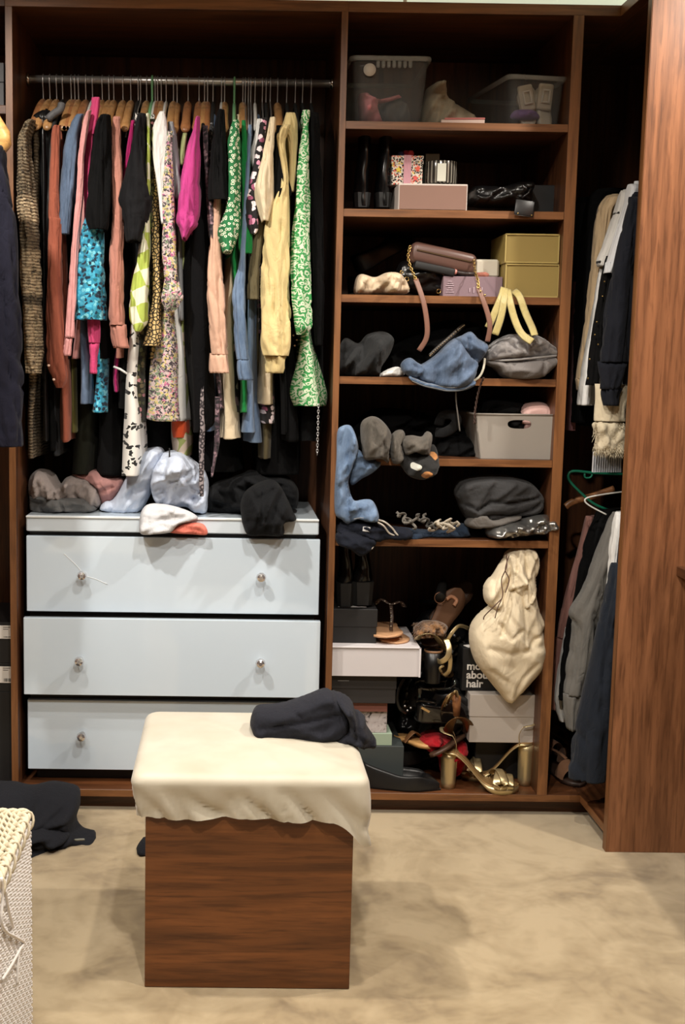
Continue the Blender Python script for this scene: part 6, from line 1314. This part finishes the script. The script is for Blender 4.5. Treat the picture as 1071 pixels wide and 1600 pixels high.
def cuff2(t): sleeve(t, [(606, 938, 974), (618, 939, 970), (634, 944, 968)], -.13, NAVYS, 'inner_cuff', ry=.022)
rg('navy_sweatshirt', 'navy sweatshirt nearest the tall end panel, upper rail', 'sweatshirt', NAVYS, -.13, [(308, 982, 1004), (334, 978, 1000), (386, 966, 996), (448, 951, 992), (523, 941, 987), (566, 935, 984)], [(300, 992), (330, 984), (500, 978), (600, 975)], [(565, 934, 984), (585, 936, 978), (608, 938, 968)], extra=cuff2)
rg('white_sheer_top', 'white sheer top with a loose sleeve beside the navy sweatshirt', 'top', SHEER, -.06, [(288, 982, 1000), (320, 976, 994), (360, 964, 982), (400, 952, 972), (427, 943, 958)], [(284, 990), (330, 980), (420, 965), (632, 932)])
g_ = rg('studded_black_top', 'black top with small gold studs below the white sheer sleeve', 'top', BLACK, -.03, [(400, 948, 962), (427, 942, 956), (480, 932, 946), (540, 923, 940), (602, 916, 934)], [(400, 955), (602, 926)])
for x, y_ in ((945, 440), (942, 463), (933, 503), (930, 523), (935, 538), (922, 561), (919, 591)):
    Geo().lathe([(0, 0), (.003, 0), (.002, .003), (0, .004)], W(x, y_, -.066), 8, Matrix.Rotation(PI/2, 3, 'X'), cap=False).build('stud', GOLDM, g_)
rg('spotted_blouse', 'white blouse with black spots between the cream cardigan and sheer top', 'blouse', rings('spotted_white', (206, 204, 200), (206, 204, 200), 46, .02, .03, core=(206, 204, 200)) if False else floral('spotted_white', (204, 202, 198), [(24, 22, 22), (204, 202, 198), (24, 22, 22)], 50, .2, .2), .02, [(298, 970, 986), (320, 964, 980), (350, 954, 970), (385, 942, 958), (408, 933, 950), (416, 936, 944)], [(296, 975), (340, 960), (400, 950), (600, 930)])
rg('cream_cardigan', 'cream cardigan with a long sleeve in the middle of the upper rail', 'cardigan', cloth('cream_fleece', (202, 178, 144)), .09, [(306, 948, 972), (318, 938, 964), (340, 932, 954), (420, 923, 946), (500, 914, 936), (560, 905, 927), (592, 900, 920)], [(304, 955), (330, 938), (500, 925), (590, 915)], [(591, 899, 918), (600, 900, 915), (610, 902, 910)])
rg('white_long_shirt', 'long white shirt whose hem shows under the cream cardigan', 'shirt', WHITE, .05, [(420, 938, 950), (500, 924, 938), (570, 911, 928), (633, 903, 922)], [(420, 945), (633, 912)])
rg('black_jacket', 'black jacket behind the cream cardigan', 'jacket', BLACK, .20, [(298, 930, 968), (320, 915, 950), (400, 904, 934), (520, 897, 925), (660, 893, 915)], [(295, 935), (330, 915), (500, 905), (665, 900)])
rg('charcoal_coat', 'charcoal coat with a pointed lapel at the back of the corner wardrobe', 'coat', cloth('charcoal_wool', (46, 48, 52)), .34, [(318, 902, 930), (332, 896, 922), (380, 893, 912), (430, 894, 908), (520, 888, 905), (640, 886, 903)], [(316, 910), (340, 897), (640, 890)], x1=RX+.1)
rg('pink_dress', 'dusty pink dress hem low at the back of the upper rail', 'dress', cloth('mauve_jersey', (160, 112, 116)), .26, [(440, 896, 908), (560, 892, 904), (640, 887, 899), (672, 885, 898)], None, ry=.04)
def pleats(t):
    g = Geo(); L = 26; top = [W(929+44*i/(L-1), 706, -.045+.012*(i % 2)) for i in range(L)]; bot = [W(927+45*i/(L-1), 738, -.05+.016*(i % 2)) for i in range(L)]
    g.loft([top+[p+Vector((0, .012, 0)) for p in top[::-1]], bot+[p+Vector((0, .012, 0)) for p in bot[::-1]]]); g.build('pleated_hem', SHEER, t, False)
    g = Geo(); rn = random.Random(3)
    for k in range(520):
        x = rn.uniform(928, 976); y_ = rn.choice((rn.uniform(700, 710), rn.uniform(664, 706), rn.uniform(660, 668))); b0 = W(x, y_, -.105+rn.uniform(-.002, .01)); d_ = Vector((rn.uniform(-.008, .008), rn.uniform(-.007, -.001), rn.uniform(-.016, -.006)))
        g.tube([b0, b0+d_*.6, b0+d_], [.0010, .0008, .0002], 3)
    tag(g.build('fringe', CREAMK, t), kind='stuff')
    puff('fluffy_panel', t, CREAMK, [(928, 660), (976, 660), (977, 704), (960, 708), (940, 706), (929, 702), (931, 680)], -.085, .018, .02, .02, sp=.006, folds=(.003, .02, 1.5, 2))
rg('cream_fringed_jumper', 'cream ribbed jumper with a fluffy fringed hem below the navy sweatshirt', 'jumper', CREAMK, -.085, [(600, 931, 990), (630, 929, 985), (650, 927, 982), (658, 927, 981)], None, ry=.03, extra=pleats, a2=.06, k=13)
# lower rail
GS = cloth('grey_marl_sweat', (106, 104, 100)); NC = cloth('navy_wool_coat', (34, 39, 48), bump=.4)
rg('navy_wool_coat', 'long navy wool coat reaching the base beside the tall end panel', 'coat', NC, -.11, [(880, 955, 978), (920, 948, 974), (960, 938, 970), (1010, 929, 966), (1060, 918, 962), (1130, 902, 958), (1180, 893, 954), (1216, 892, 950)], [(840, 968), (960, 955), (1216, 925)], ry=.045, a2=.12)
rg('white_lined_shirt', 'white shirt strip between the grey sweatshirt and navy coat', 'shirt', WHITE, -.05, [(800, 962, 978), (860, 952, 972), (905, 950, 966), (935, 945, 956), (962, 940, 948)], [(800, 970), (900, 960), (960, 955)])
rg('grey_marl_sweatshirt', 'grey marl sweatshirt with a bent sleeve on the lower rail', 'sweatshirt', GS, .0, [(800, 958, 976), (830, 946, 968), (868, 932, 956), (920, 909, 948), (955, 890, 942), (985, 895, 934), (1040, 888, 927), (1084, 881, 918)], [(798, 962), (840, 948), (960, 930), (1100, 915)], [(1083, 880, 917), (1105, 880, 908), (1138, 886, 896)], ry=.04)
rg('black_cardigan', 'black cardigan behind the grey marl sweatshirt', 'cardigan', BLACK, .10, [(796, 938, 962), (830, 920, 950), (900, 903, 930), (1000, 883, 912), (1092, 872, 896)], [(794, 942), (830, 925), (1092, 890)])
rg('pink_cardigan', 'dusty pink cardigan with a long narrow sleeve, lower rail', 'cardigan', cloth('rose_beige_fleece', (150, 110, 102)), .17, [(806, 916, 928), (862, 902, 916), (940, 881, 897), (996, 870, 886)], [(806, 925), (1000, 890)], [(995, 868, 885), (1050, 863, 880), (1108, 860, 876)], ry=.02, a2=.08)
rg('white_hem_blouse', 'white blouse hem poking out below the pink cardigan', 'blouse', WHITE, .15, [(980, 884, 896), (1050, 872, 886), (1095, 867, 882), (1126, 874, 882)], None, ry=.02)
t = thing('green_plastic_hanger', 'empty dark green plastic hanger on the lower rail', 'hanger', W(930, 745, .12)); GP2 = plain('deep_green_plastic', (24, 110, 84), .35)
Geo().tube(smooth3([W(975, 741, .12), W(930, 739, .12), W(898, 736, .12), W(889, 741, .12), W(891, 752, .12), W(908, 770, .12), W(930, 788, .12), W(960, 800, .12)], 40), .0042, 9).build('frame', GP2, t)
Geo().tube(smooth3([W(914, 740, .12), W(915, 746, .12), W(923, 746, .12), W(926, 741, .12)], 12), .003, 8).build('strap_notch', GP2, t)
hk = W(985, 738, .12); Geo().tube([Vector((RX, .12, RZ2-.05)), Vector((RX, .12, RZ2-.02)), Vector((RX-.016, .12, RZ2+.004)), Vector((RX-.004, .12, RZ2+.0138)), Vector((RX+.012, .12, RZ2+.006))], .0022, 7).build('hook', STEEL, t)
Geo().tube([W(975, 741, .12), Vector((RX, .12, RZ2-.05))], .004, 8).build('neck', GP2, t)
t = thing('white_wire_hanger', 'white coated wire hanger in front of the green one', 'hanger', W(940, 785, .02)); Geo().tube(smooth3([W(975, 768, .02), W(940, 773, .02), W(918, 778, .02), W(915, 784, .02), W(925, 792, .02), W(948, 804, .02)], 30), .0024, 8).build('frame', WHITEP, t)
Geo().tube([W(975, 768, .02), Vector((RX, .02, RZ2-.05)), Vector((RX, .02, RZ2-.02)), Vector((RX-.016, .02, RZ2+.004)), Vector((RX, .02, RZ2+.0138)), Vector((RX+.012, .02, RZ2+.006))], .002, 7).build('hook', WHITEP, t)
t = thing('wooden_hanger', 'wooden hanger half hidden behind the green hanger, lower rail', 'hanger', W(920, 785, .2)); Geo().tube(smooth3([W(884, 792, .2), W(896, 784, .2), W(925, 776, .2), W(960, 764, .2)], 20), 1., 8, flat=(.011, .007), up=(0, 1, 0)).build('arms', HWOOD2, t)

# ------------------------------------------------------------------ left edge: navy coat on a rail, boxes
NV2 = cloth('midnight_navy_knit', (26, 26, 38), sheen=.1)
yl = -.34; lx = W(-60, 220, yl).x
t = thing('navy_knit_coat', 'long midnight navy knit coat at the left edge of the photo', 'coat', (lx, yl, W(0, 240, yl).z))
sleeve(t, [(228, -14, 7), (245, -22, 11), (310, -26, 19), (360, -26, 27), (500, -22, 33), (620, -20, 36), (697, -18, 38)], yl, NV2, ry=.05, seed=2., a2=.08)
body_x(t, [(212, -10), (260, -6), (500, 4), (690, 8)], yl+.03, NV2, lx-.25, .03, 3.)
t = thing('pale_wooden_hanger', 'pale wooden hanger end above the navy knit coat', 'hanger', W(0, 220, yl)); LW = wood('pale_hanger_wood', 'x', (186, 138, 76), (220, 174, 110), .35)
rings_ = []
for px, py, hh_ in ((-60, 150, 14), (-40, 158, 14), (-20, 180, 14), (-8, 202, 15), (2, 220, 16), (8, 236, 12)):
    c_ = W(px, py, yl-.0); r = hh_/530; rings_.append([c_+Vector((cos(a)*r*.75, sin(a)*.018, cos(a)*r*.75)) for a in [2*PI*j/14 for j in range(14)]])
Geo().loft(rings_).build('arms', LW, t)
hx = W(-60, 140, yl); Geo().tube([hx, hx+Vector((0, 0, .05)), hx+Vector((-.014, 0, .065)), hx+Vector((0, 0, .08)), hx+Vector((.014, 0, .07))], .002, 7).build('hook', STEEL, t)
lr = thing('coat_rail', 'chrome hanging rail along the left wall', 'rail', (hx.x, -.5, hx.z+.066)); Geo().tube([(hx.x, -1.6, hx.z+.066), (hx.x, .0035, hx.z+.066)], .0115, 14).build('rail_tube', CHROME, lr)
for yy in (-1.55, -.05): Geo().tube([(hx.x, yy, hx.z+.0775), (hx.x, yy, CEIL-.001)], .008, 10).build('bracket', CHROME, lr)
GC = card('slate_card', (70, 70, 72))
za = LZ+.012; zb_ = W(0, 128, .03).z
fbox('slate_box', 'lower slate grey box on the far left shelf', 'box', -60, 128, 7, 166, .03, .3, GC, bot=za+.0003)
fbox('slate_box', 'upper slate grey box on the far left shelf', 'box', -60, 97, 7, 128, .03, .3, GC, bot=zb_+.0003)
BK = card('shoe_box_black', (22, 22, 23)); zz = ZT+.0003
for i, (tp, lab, nm) in enumerate(((1081, None, 'bottom'), (1036, (1041, 1067), 'middle'), (972, (977, 998), 'top'))):
    t, c0, w, h, R = fbox('labelled_shoe_box', 'black shoe box stacked at the far left, %s of the three' % nm, 'box', -75, tp, 20, 1212, .05, .3, BK, bot=zz); zz = c0.z+h+.0003
    if lab:
        a, b_ = W(-12, lab[0], .049), W(19.5, lab[1], .049); Geo().bb(a.x, b_.x, .0478, .0496, b_.z, a.z, 0).build('paper_label', card('white_ink', (226, 222, 216)), t)
        for k in range(7):
            Geo().bb(b_.x-.026+k*.0033, b_.x-.026+k*.0033+.0012+.0006*(k % 3), .0472, .0477, b_.z+.004, b_.z+(.014 if nm == 'middle' else .007), 0).build('barcode_bar', BK, t)
        for k in range(2): Geo().bb(b_.x-.028, b_.x-.006-.006*k, .0472, .0477, a.z-.006-.006*k, a.z-.0045-.006*k, 0).build('print_line', BK, t)

# ------------------------------------------------------------------ laundry basket
BWHT = plain('white_paper_rope', (232, 228, 224), .8, var=.08, bump=.3); BCRM = plain('cream_seagrass', (206, 194, 168), .8, var=.1, bump=.3)
yF = -1.42; pc = W(43, 1276, yF); bx1, bzt = pc.x, pc.z; bx0 = bx1-.42; yN = yF-.40
t = thing('laundry_basket', 'white woven lidded laundry basket at the lower left corner', 'basket', ((bx0+bx1)/2, (yF+yN)/2, 0))
def weave(A, U, V, N_, su, sv, r, flip=0.):
    """strands along U stacked up V, weaving in and out along N_"""
    g = Geo(); lu, lv = U.length, V.length; u, v_ = U.normalized(), V.normalized(); rows = int(lv/sv); nu = int(lu/su)*2
    for k in range(rows):
        P = [A+u*(lu*i/nu)+v_*(sv*(k+.5))+N_*(r*1.4*(1 if (i//1+k) % 2 else -1))+v_*(.0012*(1 if (i+k) % 2 else -1)) for i in range(nu+1)]
        g.tube(P, r, 5)
    return g
def stakes(A, U, V, su, r):
    g = Geo(); n = int(U.length/su)
    for i in range(n+1): g.tube([A+U*(i/n), A+U*(i/n)+V], r, 5)
    return g
hgt = Vector((0, 0, bzt-.02)); X, Y = Vector((1, 0, 0)), Vector((0, 1, 0))
for A, U, N_ in ((Vector((bx1, yN, .004)), Y*(yF-yN), X), (Vector((bx0, yF, .004)), X*(bx1-bx0), Y), (Vector((bx0, yN, .004)), Y*(yF-yN), -X), (Vector((bx0, yN, .004)), X*(bx1-bx0), -Y)):
    s_ = weave(A, U, hgt, N_, .018, .0084, .0040).build('woven_side', BWHT, t); s_['kind'] = 'stuff'
    q = stakes(A, U, hgt, .016, .0028).build('stakes', BWHT, t); q['kind'] = 'stuff'
panel('lining', t, cloth('white_liner', (190, 184, 176)), bx0+.008, bx1-.008, yN+.008, yF-.008, .003, bzt-.03, 0)
lidz = bzt+.004
l_ = weave(Vector((bx0+.01, yN, lidz)), X*(bx1-bx0-.02), Y*(yF-yN), Vector((0, 0, 1)), .022, .011, .005).build('woven_lid', BCRM, t); l_['kind'] = 'stuff'
P = [Vector((bx1, yN, lidz)), Vector((bx1, yF, lidz)), Vector((bx0, yF, lidz)), Vector((bx0, yN, lidz))]
for k, (dz, dx) in enumerate(((.002, .0), (-.016, .004))):
    for a, b in ((0, 1), (1, 2), (2, 3), (3, 0)):
        A, B_ = P[a]+Vector((0, 0, dz)), P[b]+Vector((0, 0, dz)); d_ = (B_-A); n = int(d_.length/.0045); sd = d_.normalized().cross(Vector((0, 0, 1)))
        for ph in (0, 2*PI/3, 4*PI/3):
            pts = [A+d_*(i/n)+sd*(.0052*cos(i*.55+ph))+Vector((0, 0, .0052*sin(i*.55+ph))) for i in range(n+1)]
            Geo().tube(pts, .0046, 6).build('rope_strand', BCRM if k == 0 else BWHT, t)
for k in range(9):
    c_ = Vector((bx1+.001, lerp(yF-.015, yN+.02, k/8), lidz-.006)); Geo().tube([c_+Vector((.012*cos(a), .004*sin(a*2), .017*sin(a))) for a in [2*PI*j/14 for j in range(14)]], .0026, 6, closed=True).build('binding_loop', BCRM, t)
for pts in ([(2, 1372), (4, 1400), (2, 1440), (10, 1456), (24, 1464), (37, 1473), (30, 1486), (28, 1505), (27, 1538)], [(8, 1392), (14, 1425), (20, 1448)], [(30, 1486), (18, 1508), (4, 1530)]):
    Geo().tube(smooth3([WX(a, b, bx1+.010) for a, b in pts], 34), .0026, 7).build('loose_cord', BWHT, t)
